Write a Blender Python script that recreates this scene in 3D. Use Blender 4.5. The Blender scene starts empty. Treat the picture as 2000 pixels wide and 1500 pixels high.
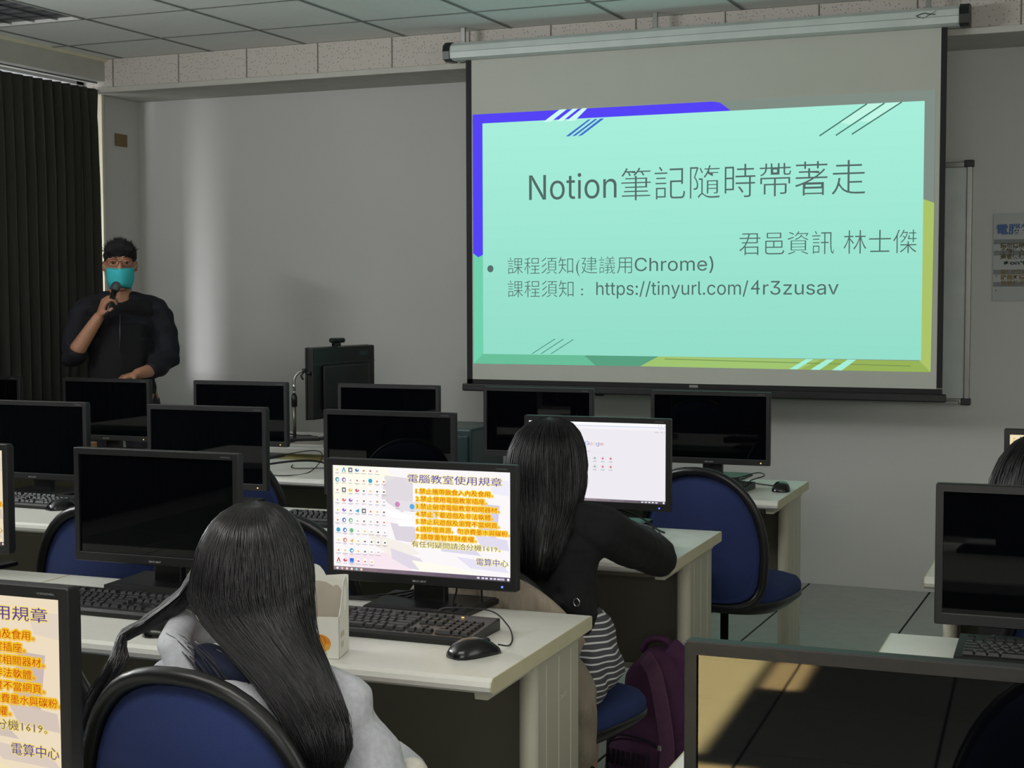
import bpy, bmesh, math, random
import numpy as np
from mathutils import Vector, Matrix, noise
random.seed(7)
R = math.radians
SC = bpy.context.scene
COL = SC.collection
DY = 0.03285            # the rows of desks stand turned by 1.9 degrees against the front wall
CD, SD = math.cos(DY), math.sin(DY)
def D(u, v, z=0.0):     # desk-row coordinates to room coordinates
    return Vector((u*CD - v*SD, u*SD + v*CD, z))
def lin(c):
    return tuple(((x/255)/12.92 if x/255 <= .04045 else ((x/255+.055)/1.055)**2.4) for x in c[:3])

# ------------------------------------------------------------------ camera, world, lights, exposure
cam = bpy.data.cameras.new('camera'); cam.lens = 52.92; cam.sensor_width = 36; cam.clip_start = .05
co = bpy.data.objects.new('camera', cam); COL.objects.link(co); SC.camera = co
rx, ux, fx = Vector((.91986, .39225, -.00234)), Vector((-.02106, .05534, .99825)), Vector((-.39169, .91819, -.05916))
m4 = Matrix((rx, ux, -fx)).transposed().to_4x4(); m4.translation = Vector((0, 0, 1.45)); co.matrix_world = m4

w = bpy.data.worlds.new('sky'); SC.world = w; w.use_nodes = True
w.node_tree.nodes['Background'].inputs[0].default_value = (.92, .96, 1, 1)
w.node_tree.nodes['Background'].inputs[1].default_value = 1.3
def area(name, loc, target, sx, sy, watts, col=(1, 1, 1), spread=180):
    l = bpy.data.lights.new(name, 'AREA'); l.shape = 'RECTANGLE'; l.size = sx; l.size_y = sy
    l.energy = watts; l.color = col; l.spread = R(spread)
    o = bpy.data.objects.new(name, l); COL.objects.link(o); o.location = loc
    o.rotation_euler = (Vector(target)-Vector(loc)).to_track_quat('-Z', 'Y').to_euler()
    return o
area('ceiling_wash_fill', (-5.38, 3.3, 2.2), (-3.0, 4.0, 4.0), 3.4, .22, 165, (.97, .99, 1))  # added unseen lamp inside the room, washing the ceiling with light
area('rear_fill', (.0, -2.85, 1.9), (-1.2, 2.2, 4.6), 4.6, 1.1, 88, (1, .985, .95))  # added fill aimed at the ceiling; the back wall has no window
area('ceiling_light_behind', (-1.2, .6, 2.74), (-1.2, .7, 0), 2.4, .6, 38, (1, .97, .92))
area('outdoor_daylight', (-7.4, 5.06, .80), (-5.6, 7.04, .88), .70, .5, 15, (.97, .95, 1), 62)
for du_, dv_, sx_, sy_, pw_, cl_ in ((-1.42, -1.82, .50, 1.30, 80, (1, .74, .34)), (-1.07, -2.24, .13, .40, 6.5, (1, .64, .28)), (-1.06, -.92, .24, .30, 9, (1, .68, .30))):
    area('floor_patch_fill', (*D(du_, dv_)[:2], 2.6), (*D(du_, dv_)[:2], 0), sx_, sy_, pw_, cl_, 2)      # added overhead lamps, no real opening: warm floor patch for the monitor reflection
area('right_fill', (2.85, 2.6, 1.9), (-5.6, 5.5, 2.6), 3.4, 1.2, 34, (1, .99, .96))  # added fill for the faces turned right; no window stands there
SC.view_settings.view_transform = 'Standard'; SC.view_settings.look = 'None'
SC.view_settings.exposure = 0; SC.view_settings.gamma = 1; SC.view_settings.use_curve_mapping = False
SC.cycles.use_denoising = True
SC.cycles.max_bounces = 8
SC.cycles.sample_clamp_indirect = 4

# ------------------------------------------------------------------ materials
MATS = {}
def mat(name, rgb, rough=.6, metal=0., spec=.5, var=.06, scale=8., bump=0., bscale=200., stretch=None, coat=0., sheen=0.):
    if name in MATS: return MATS[name]
    m = bpy.data.materials.new(name); m.use_nodes = True; nt = m.node_tree; b = nt.nodes['Principled BSDF']
    c = lin(rgb)
    tc = nt.nodes.new('ShaderNodeTexCoord'); mp = nt.nodes.new('ShaderNodeMapping')
    nt.links.new(tc.outputs['Object'], mp.inputs[0])
    if stretch: mp.inputs['Scale'].default_value = stretch
    n = nt.nodes.new('ShaderNodeTexNoise'); n.inputs['Scale'].default_value = scale; n.inputs['Detail'].default_value = 4
    nt.links.new(mp.outputs[0], n.inputs['Vector'])
    r = nt.nodes.new('ShaderNodeValToRGB')
    r.color_ramp.elements[0].position = .3; r.color_ramp.elements[1].position = .7
    r.color_ramp.elements[0].color = (*[x*(1-var) for x in c], 1); r.color_ramp.elements[1].color = (*[min(1, x*(1+var)) for x in c], 1)
    nt.links.new(n.outputs[0], r.inputs[0]); nt.links.new(r.outputs[0], b.inputs['Base Color'])
    b.inputs['Roughness'].default_value = rough; b.inputs['Metallic'].default_value = metal
    b.inputs['Specular IOR Level'].default_value = spec
    if coat: b.inputs['Coat Weight'].default_value = coat; b.inputs['Coat Roughness'].default_value = .1
    if sheen: b.inputs['Sheen Weight'].default_value = sheen
    if bump:
        n2 = nt.nodes.new('ShaderNodeTexNoise'); n2.inputs['Scale'].default_value = bscale; n2.inputs['Detail'].default_value = 3
        nt.links.new(mp.outputs[0], n2.inputs['Vector'])
        bp = nt.nodes.new('ShaderNodeBump'); bp.inputs['Strength'].default_value = bump; bp.inputs['Distance'].default_value = .002
        nt.links.new(n2.outputs[0], bp.inputs['Height']); nt.links.new(bp.outputs[0], b.inputs['Normal'])
    MATS[name] = m; return m
def emis(name, rgb, s=1.):
    if name in MATS: return MATS[name]
    m = bpy.data.materials.new(name); m.use_nodes = True; nt = m.node_tree; b = nt.nodes['Principled BSDF']
    b.inputs['Base Color'].default_value = (.02, .02, .02, 1)
    b.inputs['Emission Color'].default_value = (*lin(rgb), 1); b.inputs['Emission Strength'].default_value = s
    MATS[name] = m; return m
def art_mat(name, emit, s=1., rough=.7):
    m = bpy.data.materials.new(name); m.use_nodes = True; nt = m.node_tree
    a = nt.nodes.new('ShaderNodeAttribute'); a.attribute_name = 'Col'
    if emit:
        e = nt.nodes.new('ShaderNodeEmission'); nt.links.new(a.outputs['Color'], e.inputs[0]); e.inputs[1].default_value = s
        nt.links.new(e.outputs[0], nt.nodes['Material Output'].inputs[0])
    else:
        b = nt.nodes['Principled BSDF']; nt.links.new(a.outputs['Color'], b.inputs['Base Color']); b.inputs['Roughness'].default_value = rough
    MATS[name] = m; return m

M_WALL = mat('wall_paint', (196, 196, 192), .85, var=.02, scale=1.5, bump=.15, bscale=90)
M_CEILP = mat('ceiling_panel_white', (236, 237, 232), .9, var=.02, scale=30, bump=.2, bscale=150)
M_TBAR = mat('ceiling_grid', (120, 122, 118), .7)
M_FLOOR = mat('floor_tile_vinyl', (176, 181, 174), .42, var=.06, scale=14, bump=.08, bscale=60)
M_JOINT = mat('floor_joint', (22, 24, 22), .9)
M_TRIM = mat('trim_white', (186, 185, 176), .7)
M_CREAM = mat('cream_trim', (222, 216, 190), .6)
M_TOP = mat('desk_laminate', (214, 213, 205), .38, var=.02, scale=60, bump=.05, bscale=300)
M_EDGE = mat('desk_edge_cream', (196, 190, 158), .5, var=.05, scale=20)
M_LEG = mat('desk_leg_enamel', (182, 179, 160), .5, var=.03, scale=6)
M_MOD = mat('modesty_panel', (104, 100, 84), .6, var=.04, scale=10)
M_BLK = mat('monitor_plastic', (13, 13, 15), .42, var=.08, bump=.15, bscale=900)
M_BLK2 = mat('black_plastic', (14, 14, 15), .38, var=.1)
M_KEY = mat('key_plastic', (20, 20, 21), .5, var=.1)
M_GLOSS = mat('mouse_gloss', (10, 11, 13), .22, var=.05)
M_PANEL = mat('lcd_panel_off', (4, 5, 7), .02, spec=.3, var=.05)
M_SILVER = mat('silver_print', (170, 172, 172), .35, metal=.6)
M_CABLE = mat('cable_rubber', (10, 10, 11), .5)
M_BLUE = mat('chair_fabric_blue', (30, 47, 98), .85, var=.12, scale=500, bump=.5, bscale=1400)
M_RIM = mat('chair_rim_black', (24, 24, 25), .32)
M_CURT = mat('curtain_dark', (50, 51, 44), .9, var=.1, scale=300, bump=.3, bscale=900)
M_HAIR = mat('black_hair', (8, 8, 10), .36, spec=.55, var=.25, scale=60, stretch=(12, 12, .7))
M_SKIN = mat('skin', (196, 150, 124), .55, var=.05, scale=12)
M_LED = emis('led_orange', (255, 190, 90), 2.2)
M_LEDB = emis('led_blue', (70, 90, 255), 4)
M_CHROME = mat('chrome', (200, 200, 200), .18, metal=1.)
M_GLASS_OUT = None
A_SLIDE = art_mat('projected_light', True, 1.0)
A_SCREEN = art_mat('lit_screen', True, 1.0)
A_PAPER = art_mat('printed_paper', False)

# ------------------------------------------------------------------ mesh builders
class MB:
    def __init__(s): s.v = []; s.f = []; s.sm = []; s.weld = False
    def add(s, vs, fs, smooth=False, M=None):
        o = len(s.v)
        for p in vs: s.v.append(tuple(M @ Vector(p)) if M is not None else tuple(p))
        for q in fs: s.f.append(tuple(o+i for i in q)); s.sm.append(smooth)
        return s
    def box(s, x0, x1, y0, y1, z0, z1, M=None):
        vs = [(x, y, z) for z in (z0, z1) for y in (y0, y1) for x in (x0, x1)]
        return s.add(vs, [(0, 2, 3, 1), (4, 5, 7, 6), (0, 1, 5, 4), (2, 6, 7, 3), (0, 4, 6, 2), (1, 3, 7, 5)], False, M)
    def bbox(s, x0, x1, y0, y1, z0, z1, r=.003, seg=2, M=None, smooth=True):
        bm = bmesh.new(); bmesh.ops.create_cube(bm, size=1)
        for v in bm.verts: v.co = Vector((x0+(v.co.x+.5)*(x1-x0), y0+(v.co.y+.5)*(y1-y0), z0+(v.co.z+.5)*(z1-z0)))
        bmesh.ops.bevel(bm, geom=bm.edges[:], offset=r, segments=seg, profile=.5, affect='EDGES')
        s.add([v.co[:] for v in bm.verts], [tuple(v.index for v in f.verts) for f in bm.faces], False, M); bm.free(); return s
    def loft(s, rings, cap=True, smooth=True, M=None, closed=True):
        n = len(rings[0]); vs = [p for r in rings for p in r]; fs = []
        for i in range(len(rings)-1):
            for j in range(n if closed else n-1):
                k = (j+1) % n; fs.append((i*n+j, i*n+k, (i+1)*n+k, (i+1)*n+j))
        if cap: fs.append(tuple(reversed(range(n)))); fs.append(tuple(range((len(rings)-1)*n, len(rings)*n)))
        return s.add(vs, fs, smooth, M)
    def tube(s, pts, r, n=8, cap=True, M=None, closed=False):
        P = [Vector(p) for p in pts]; rings = []; N = len(P)
        rr = r if isinstance(r, (list, tuple)) else [r]*N
        up = Vector((0, 0, 1)); prev = None
        for i, p in enumerate(P):
            t = (P[(i+1) % N]-P[i-1]) if closed else (P[min(i+1, N-1)]-P[max(i-1, 0)])
            t.normalize()
            a = prev if prev is not None else (up if abs(t.z) < .9 else Vector((1, 0, 0)))
            a = (a - t*a.dot(t));
            if a.length < 1e-5: a = t.orthogonal()
            a.normalize(); prev = a; b = t.cross(a)
            rings.append([tuple(p+(a*math.cos(2*math.pi*k/n)+b*math.sin(2*math.pi*k/n))*rr[i]) for k in range(n)])
        if closed: rings.append(rings[0]); cap = False
        return s.loft(rings, cap, True, M)
    def lathe(s, prof, c=(0, 0, 0), n=20, M=None, smooth=True):
        rings = [[(c[0]+r*math.cos(2*math.pi*k/n), c[1]+r*math.sin(2*math.pi*k/n), c[2]+z) for k in range(n)] for r, z in prof]
        return s.loft(rings, True, smooth, M)
    def prism(s, poly, y0, y1, M=None, smooth=False):   # poly in x,z
        n = len(poly); vs = [(x, y0, z) for x, z in poly]+[(x, y1, z) for x, z in poly]
        fs = [tuple(range(n)), tuple(reversed(range(n, 2*n)))]+[(i, n+i, n+(i+1) % n, (i+1) % n) for i in range(n)]
        return s.add(vs, fs, smooth, M)
    def mesh(s, name='m'):
        me = bpy.data.meshes.new(name); me.from_pydata(s.v, [], s.f)
        me.polygons.foreach_set('use_smooth', s.sm); me.update()
        bm = bmesh.new(); bm.from_mesh(me); bmesh.ops.remove_doubles(bm, verts=bm.verts[:], dist=1e-6) if s.weld else None; bmesh.ops.recalc_face_normals(bm, faces=bm.faces[:]); bm.to_mesh(me); bm.free()
        return me
def obj(name, mb, m, parent=None, loc=None, rot=None, label=None, kind=None):
    me = mb.mesh(name) if isinstance(mb, MB) else mb
    if m is not None and not me.materials: me.materials.append(m)
    o = bpy.data.objects.new(name, me); COL.objects.link(o)
    if parent is not None: o.parent = parent
    if loc is not None: o.location = loc
    if rot is not None: o.rotation_euler = rot
    if label: o['label'] = label
    if kind: o['kind'] = kind
    return o
def tag(o, label, cat, group=None):
    o['label'] = label; o['category'] = cat
    if group: o['group'] = group
    return o
def thing(name, label, cat, loc=(0, 0, 0), rz=0., group=None):
    o = bpy.data.objects.new(name, None); COL.objects.link(o); o.location = loc; o.rotation_euler = (0, 0, rz)
    o.empty_display_size = .1
    return tag(o, label, cat, group)
def struct(name, mb, m, parent=None):
    o = obj(name, mb, m, parent)
    if parent is None: o['kind'] = 'structure'
    return o
def dup(root, loc, rz, label, group=None):
    r = root.copy(); COL.objects.link(r); r.location = loc; r.rotation_euler = (0, 0, rz); r['label'] = label
    if group: r['group'] = group
    def rec(a, b):
        for ch in list(a.children):
            c = ch.copy(); COL.objects.link(c); c.parent = b; rec(ch, c)
    rec(root, r); return r
def rz3(a): return Matrix.Rotation(a, 4, 'Z')
def spline(pts, n=6):
    P = [Vector(p) for p in pts]; out = []
    for i in range(len(P)-1):
        a, b, c, d = P[max(i-1, 0)], P[i], P[i+1], P[min(i+2, len(P)-1)]
        for k in range(n):
            t = k/n
            out.append(.5*((2*b)+(-a+c)*t+(2*a-5*b+4*c-d)*t*t+(-a+3*b-3*c+d)*t**3))
    out.append(P[-1]); return out

# ------------------------------------------------------------------ flat artwork (slides, desktops, prints)
_tc = {}
try: SANS = bpy.data.fonts.load(bpy.utils.system_resource('DATAFILES', path='fonts')+'/Inter.woff2')   # Blender's own sans
except Exception: SANS = None
def text_geo(s, offset=0.0, res=2):
    key = (s, offset, res)
    if key in _tc: return _tc[key]
    cu = bpy.data.curves.new('tmp', 'FONT'); cu.body = s; cu.offset = offset
    if SANS and s != '4' and all(ord(q) < 256 for q in s): cu.font = SANS
    cu.resolution_u = res
    o = bpy.data.objects.new('tmp', cu); COL.objects.link(o)
    dg = bpy.context.evaluated_depsgraph_get(); dg.update()
    me = bpy.data.meshes.new_from_object(o.evaluated_get(dg))
    vs = [(v.co.x, v.co.y) for v in me.vertices]; fs = [tuple(p.vertices) for p in me.polygons]
    bpy.data.objects.remove(o); bpy.data.curves.remove(cu); bpy.data.meshes.remove(me)
    x0 = min(v[0] for v in vs); x1 = max(v[0] for v in vs)
    _tc[key] = (vs, fs, x0, x1); return _tc[key]
class Art:
    def __init__(s, step=.0004): s.v = []; s.f = []; s.c = []; s.step = step
    def geo(s, vs, fs, c, layer):
        o = len(s.v); s.v += [(x, -layer*s.step, z) for x, z in vs]
        for q in fs: s.f.append(tuple(o+i for i in q)); s.c.append(lin(c))
    def poly(s, pts, c, layer=1): s.geo(pts, [tuple(range(len(pts)))], c, layer)
    def rect(s, x0, x1, z0, z1, c, layer=1): s.poly([(x0, z0), (x1, z0), (x1, z1), (x0, z1)], c, layer)
    def disc(s, x, z, rx, rz, c, layer=1, n=14, a0=0, a1=2*math.pi):
        s.poly([(x+rx*math.cos(a0+(a1-a0)*k/n), z+rz*math.sin(a0+(a1-a0)*k/n)) for k in range(n)], c, layer)
    def line(s, a, b, wd, c, layer=1):
        d = Vector((b[0]-a[0], b[1]-a[1])); d.normalize(); n = Vector((-d.y, d.x))*wd/2
        s.poly([(a[0]+n.x, a[1]+n.y), (b[0]+n.x, b[1]+n.y), (b[0]-n.x, b[1]-n.y), (a[0]-n.x, a[1]-n.y)], c, layer)
    def text(s, t, x, z, size, width, c, layer=2, offset=0., slope=0., ref=None, res=2):
        vs, fs, x0, x1 = text_geo(t, offset, res)
        _, _, a0, a1 = ref and text_geo(ref, 0., res) or text_geo(t, 0., res)
        sx = width/(a1-a0) if width else size
        s.geo([(x+(p-a0)*sx, z+q*size+slope*(p-a0)*sx) for p, q in vs], fs, c, layer)
    def build(s, name, m, parent, loc=None, rot=None):
        me = bpy.data.meshes.new(name); me.from_pydata(s.v, [], s.f)
        at = me.color_attributes.new('Col', 'FLOAT_COLOR', 'CORNER')
        i = 0; buf = []
        for q, c in zip(s.f, s.c): buf += list((*c, 1))*len(q)
        at.data.foreach_set('color', buf); me.update()
        me.materials.append(m)
        return obj(name, me, m, parent, loc, rot)

# ------------------------------------------------------------------ organic shapes
def organic(name, chains, voxel, m, parent=None, smooth=4, label=None, sub=2, drape=None):
    base = bmesh.new(); bmesh.ops.create_icosphere(base, subdivisions=sub, radius=1)
    bv = np.array([v.co[:] for v in base.verts]); bf = np.array([[v.index for v in f.verts] for f in base.faces]); base.free()
    cs, rs = [], []
    for ch in chains:
        pts = [(Vector(p[:3]), Vector((p[3],)*3 if len(p) == 4 else p[3:6])) for p in ch]
        if len(pts) == 1: cs.append(pts[0][0]); rs.append(pts[0][1]); continue
        for (a, ra), (b, rb) in zip(pts, pts[1:]):
            L = (b-a).length; st = max(voxel*.8, .36*min(min(ra), min(rb))); n = max(1, int(math.ceil(L/st)))
            for k in range(n+1): t = k/n; cs.append(a.lerp(b, t)); rs.append(ra.lerp(rb, t))
    cs = np.array(cs); rs = np.array(rs)
    V_ = (cs[:, None, :]+bv[None]*rs[:, None, :]).reshape(-1, 3); F_ = (bf[None]+(np.arange(len(cs))*len(bv))[:, None, None]).reshape(-1, 3)
    me = bpy.data.meshes.new(name); me.vertices.add(len(V_)); me.vertices.foreach_set('co', V_.astype(np.float32).ravel())
    me.loops.add(F_.size); me.loops.foreach_set('vertex_index', F_.astype(np.int32).ravel())
    me.polygons.add(len(F_)); me.polygons.foreach_set('loop_start', np.arange(0, F_.size, 3, dtype=np.int32)); me.update(calc_edges=True)
    o = bpy.data.objects.new('tmp', me); COL.objects.link(o)
    md = o.modifiers.new('r', 'REMESH'); md.mode = 'VOXEL'; md.voxel_size = voxel; md.use_smooth_shade = True
    if smooth: ms = o.modifiers.new('s', 'SMOOTH'); ms.iterations = smooth; ms.factor = .5
    dg = bpy.context.evaluated_depsgraph_get(); dg.update()
    out = bpy.data.meshes.new_from_object(o.evaluated_get(dg))
    bpy.data.objects.remove(o); bpy.data.meshes.remove(me)
    out.name = name
    if drape:
        
        n_ = len(out.vertices); co_ = np.empty(n_*3, np.float32); no_ = np.empty(n_*3, np.float32)
        out.vertices.foreach_get('co', co_); out.vertices.foreach_get('normal', no_)
        res = [tuple(drape(Vector(a), Vector(b))) for a, b in zip(co_.reshape(-1, 3).tolist(), no_.reshape(-1, 3).tolist())]
        out.vertices.foreach_set('co', np.array(res, np.float32).ravel()); out.update()
    for p in out.polygons: p.use_smooth = True
    out.materials.clear(); out.materials.append(m)
    return obj(name, out, None, parent, label=label)
def hand(wrist, fwd, nrm, side, size=1., curl=(25, 35, 30), spread=.02):
    """chains for a palm, four unequal fingers and a thumb leaving the side of the palm"""
    f = Vector(fwd).normalized(); n = Vector(nrm); n = (n-f*n.dot(f)).normalized(); s = f.cross(n)*side
    W = Vector(wrist); z = size; ch = []
    for i in (-1.2, -.4, .4, 1.2):
        ch.append([(*(W+s*i*.012*z), .016*z), (*(W+f*.075*z+s*i*.021*z), .0125*z)])
    for i, (L, off) in enumerate(((.066, -1.35), (.078, -.45), (.074, .45), (.058, 1.3))):
        p = W+f*(.083-.004*abs(off))*z+s*off*.021*z; a = 0; pts = [(*p, .0092*z)]; d = f
        for j, q in enumerate((.45, .30, .25)):
            a += R(curl[j]); d = f*math.cos(a)+n*math.sin(a)+s*off*spread
            p = p+d.normalized()*L*q*z; pts.append((*p, (.0088-.0009*j)*z))
        ch.append(pts)
    p = W+f*.022*z-s*.026*z; d = (f*.6-s*.7+n*.35).normalized()
    q = p+d*.036*z; d2 = (f*.8-s*.1+n*.6).normalized(); e = q+d2*.03*z
    ch.append([(*(W+f*.02*z), .014*z), (*p, .0125*z), (*q, .0105*z), (*e, .0085*z)])
    return ch

# ================================================================== THE ROOM
XL, XR, YF, YB, ZC = -5.604, 3.0, 7.47, -3.2, 2.78
fl = struct('floor', MB().box(XL-.3, XR+.2, YB-.2, YF+.2, -.2, -.004), M_JOINT)
tiles = {}
for i in range(-9, 9):
    x0 = -1.566-.587*(i+1) if False else -1.566+.587*i; x1 = x0+.587
    a, b = max(x0+.005, XL), min(x1-.005, XR)
    if b-a < .05 : continue
    for j in range(0, 19):
        y1 = 6.995-.59*(j-1); y0 = y1-.59
        c, d = max(y0+.0025, YB), min(y1-.0025, YF)
        if d-c < .05: continue
        key = (round(b-a, 3), round(d-c, 3))
        if key not in tiles:
            tiles[key] = MB().bbox(-(b-a)/2, (b-a)/2, -(d-c)/2, (d-c)/2, -.02, 0, .0015, 1).mesh('floor_tile')
        obj('floor_tile', tiles[key], M_FLOOR, fl, ((a+b)/2, (c+d)/2, random.uniform(-.0006, .0006)))
ce = struct('ceiling', MB().box(XL-.3, XR+.2, YB-.2, YF+.2, ZC+.012, ZC+.2), M_TBAR)
cp = {}
LV = set()
for i in range(-7, 8):
    x0 = -1.80+.592*i; x1 = x0+.592
    a, b = max(x0+.004, -5.55), min(x1-.004, XR)
    if b-a < .04: continue
    for j in range(0, 18):
        y1 = 7.0 if j == 0 else 6.53-.59*(j-1); y0 = 6.53 if j == 0 else y1-.59
        c, d = y0+.004, y1-.004
        if i == -6 and j in (2, 3): continue           # the louvred light sits here
        key = (round(b-a, 3), round(d-c, 3))
        if key not in cp: cp[key] = MB().bbox(-(b-a)/2, (b-a)/2, -(d-c)/2, (d-c)/2, -.0, .014, .003, 1).mesh('ceiling_panel')
        obj('ceiling_panel', cp[key], M_CEILP, ce, ((a+b)/2, (c+d)/2, ZC))
tb = MB()
for i in range(-7, 9): x = -1.80+.592*i; (x > -5.5) and tb.box(x-.009, x+.009, YB, 7.0, ZC-.003, ZC+.004)
for j in range(0, 17): y = 6.53-.59*j; tb.box(-5.55, XR, y-.009, y+.009, ZC-.0025, ZC+.004)
obj('ceiling_grid', tb, mat('grid_paint', (128, 130, 126), .8), ce)

struct('wall_front', MB().box(XL-.3, XR+.2, YF, YF+.2, 0, ZC+.1), M_WALL)
struct('wall_right', MB().box(XR, XR+.2, YB, YF, 0, ZC+.1), M_WALL)
struct('wall_back', MB().box(XL-.3, XR+.2, YB-.2, YB, 0, ZC+.1), M_WALL)
# left wall: pier beside the front wall, parapet, lintel above the windows
wl = MB().box(XL-.22, XL, 7.1, YF, 0, ZC+.1).box(XL-.22, XL, YB, 7.1, 0, .85).box(XL-.22, XL, YB, 7.1, 2.70, ZC+.1)
wl.box(XL-.22, XL, YB, 0.0, .85, 2.70)
struct('wall_left', wl, M_WALL)
wf = MB()
for y in (0.02, 1.78, 3.55, 5.32, 7.06): wf.box(XL-.16, XL-.10, y-.03, y+.03, .85, 2.70)
wf.box(XL-.16, XL-.10, 0, 7.1, .85, .90).box(XL-.16, XL-.10, 0, 7.1, 2.66, 2.70)
win = struct('window_1', wf, mat('window_frame_alu', (190, 190, 186), .4, metal=.3))
g = bpy.data.materials.new('window_glass'); g.use_nodes = True
_n = g.node_tree; _mx = _n.nodes.new('ShaderNodeMixShader'); _t = _n.nodes.new('ShaderNodeBsdfTransparent'); _g = _n.nodes.new('ShaderNodeBsdfGlossy'); _g.inputs['Roughness'].default_value = .02
_mx.inputs[0].default_value = .07; _n.links.new(_t.outputs[0], _mx.inputs[1]); _n.links.new(_g.outputs[0], _mx.inputs[2]); _n.links.new(_mx.outputs[0], _n.nodes['Material Output'].inputs[0])
for k, (a, b) in enumerate(((.05, 1.75), (1.81, 3.52), (3.58, 5.29), (5.35, 7.03))):
    obj('pane', MB().box(XL-.132, XL-.128, a, b, .90, 2.66), g, win)
# curtain box under the ceiling, with its cream edge
struct('trim_1', MB().box(-5.60, -5.47, YB, 6.985, 2.655, ZC), M_TRIM)
struct('trim_2', MB().box(-5.47, -5.452, YB, 6.985, 2.762, 2.779), M_CREAM)
struct('trim_3', MB().bbox(-5.615, -5.575, 7.085, 7.105, .85, 2.62, .003), M_CREAM)
# beam across the front with perforated acoustic panels
beam = struct('beam', MB().box(XL, XR, 7.0, YF, 2.60, ZC+.1).bbox(XL, XR, 6.978, 7.02, 2.592, 2.622, .004), M_TRIM)
M_AC = bpy.data.materials.new('acoustic_panel'); M_AC.use_nodes = True; nt = M_AC.node_tree; b_ = nt.nodes['Principled BSDF']
tc = nt.nodes.new('ShaderNodeTexCoord'); vo = nt.nodes.new('ShaderNodeTexVoronoi'); vo.inputs['Scale'].default_value = 55
vo.inputs['Randomness'].default_value = .75
n2 = nt.nodes.new('ShaderNodeTexNoise'); n2.inputs['Scale'].default_value = 14
rp = nt.nodes.new('ShaderNodeValToRGB'); rp.color_ramp.elements[0].position = .16; rp.color_ramp.elements[1].position = .24
rp.color_ramp.elements[0].color = (*lin((150, 143, 136)), 1); rp.color_ramp.elements[1].color = (*lin((192, 186, 178)), 1)
nt.links.new(tc.outputs['Object'], vo.inputs['Vector']); nt.links.new(vo.outputs['Distance'], rp.inputs[0]); nt.links.new(rp.outputs[0], b_.inputs['Base Color'])
b_.inputs['Roughness'].default_value = .9
ap = MB().bbox(-.2175, .2175, -.008, .008, -.0775, .0775, .002, 1).mesh('acoustic_panel')
for k in range(19):
    x = -5.413-.2205+.441*k
    if k == 0: obj('acoustic_panel', MB().bbox(-5.60, -5.418, 6.984, 7.0, 2.6225, 2.7775, .002, 1), M_AC, beam); continue
    obj('acoustic_panel', ap, M_AC, beam, (x, 6.992, 2.70))

# louvred light in the corner of the ceiling
lt = thing('ceiling_light', 'unlit ceiling light with a mirrored louvre grid, above the dark curtain', 'ceiling light', (-5.056, 5.35, ZC))
M_MIR = mat('louvre_mirror', (150, 150, 156), .22, metal=1.)
fr = MB()
for a, b, c, d in ((-.292, .292, -.586, -.574), (-.292, .292, .574, .586)): fr.box(a, b, c, d, -.004, .05)
for a in (-.292, .28): fr.box(a, a+.012, -.586, .586, -.004, .05)
obj('frame', fr, mat('fixture_white', (190, 190, 186), .5), lt)
obj('housing', MB().box(-.28, .28, -.574, .574, .045, .06), mat('fixture_inside', (70, 68, 76), .5, metal=.5), lt)
for k in range(1, 12): obj('slat', MB().prism([(-.28, .002), (.28, .002), (.28, .034), (-.28, .034)], -.574+.0957*k-.001, -.574+.0957*k+.001), M_MIR, lt)
for k in range(1, 4): obj('louvre_rail', MB().box(-.28+.14*k-.0015, -.28+.14*k+.0015, -.574, .574, .001, .036), M_MIR, lt)
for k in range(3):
    obj('tube', MB().tube([(-.19+.19*k, -.55, .030), (-.19+.19*k, .55, .030)], .009, 10), emis('tube_glow', (200, 200, 205), .5), lt)  # the tubes are off; a faint glow is put into their material
# curtain: one cloth with hanging pleats
def curtain(y0, y1, name, label, seed):
    rnd = random.Random(seed); mb = MB(); N = int((y1-y0)/.0045); pts = []
    per = .076
    for k in range(N+1):
        y = y0+(y1-y0)*k/N; pts.append(y)
    rings = []
    zs = [2.612, 2.59, 2.52, 2.4, 2.1, 1.7, 1.3, .9, .5, .12]
    ph = [rnd.uniform(-.6, .6) for _ in range(400)]
    for z in zs:
        row = []
        dz = (2.63-z)
        for y in pts:
            q = (y-y0)/per; k = int(q)
            a = ph[k % 400]*(1-(q-k))+ph[(k+1) % 400]*(q-k)
            amp = .011+.020*min(1, dz*3)
            x = -5.515+amp*math.sin(2*math.pi*q+a)+.006*math.sin(7*q+dz*1.3)
            yy = y+.012*math.sin(2*math.pi*q*2+a)*min(1, dz*2)
            # the hem edge swings in towards the wall lower down
            e = max(0, (y-(y1-.35))/.35); yy += e*(-.030*math.sin(max(0, min(1, (2.5-z)/2.2))*math.pi)*0-.0)+e*(.008*(2.6-z))
            row.append((x, min(yy, 7.06), z))
        rings.append(row)
    mb.loft(rings, False, True, None, False)
    o = obj(name, mb, M_CURT); sd = o.modifiers.new('t', 'SOLIDIFY'); sd.thickness = .002
    return tag(o, label, 'curtain')
curtain(2.6, 6.985, 'curtain', 'dark olive pleated full-length curtain hanging in front of the window', 3)
curtain(-3.1, 2.56, 'curtain', 'dark olive curtain farther along the windows, outside the photo', 5)
rail = MB().tube([(-5.515, 0, 2.648), (-5.515, 6.97, 2.648)], .005, 8)
tag(obj('curtain_rail', rail, mat('rail_grey', (120, 118, 112), .4, metal=.6)), 'thin metal rail holding the dark curtain under the curtain box', 'curtain rail')
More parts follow.
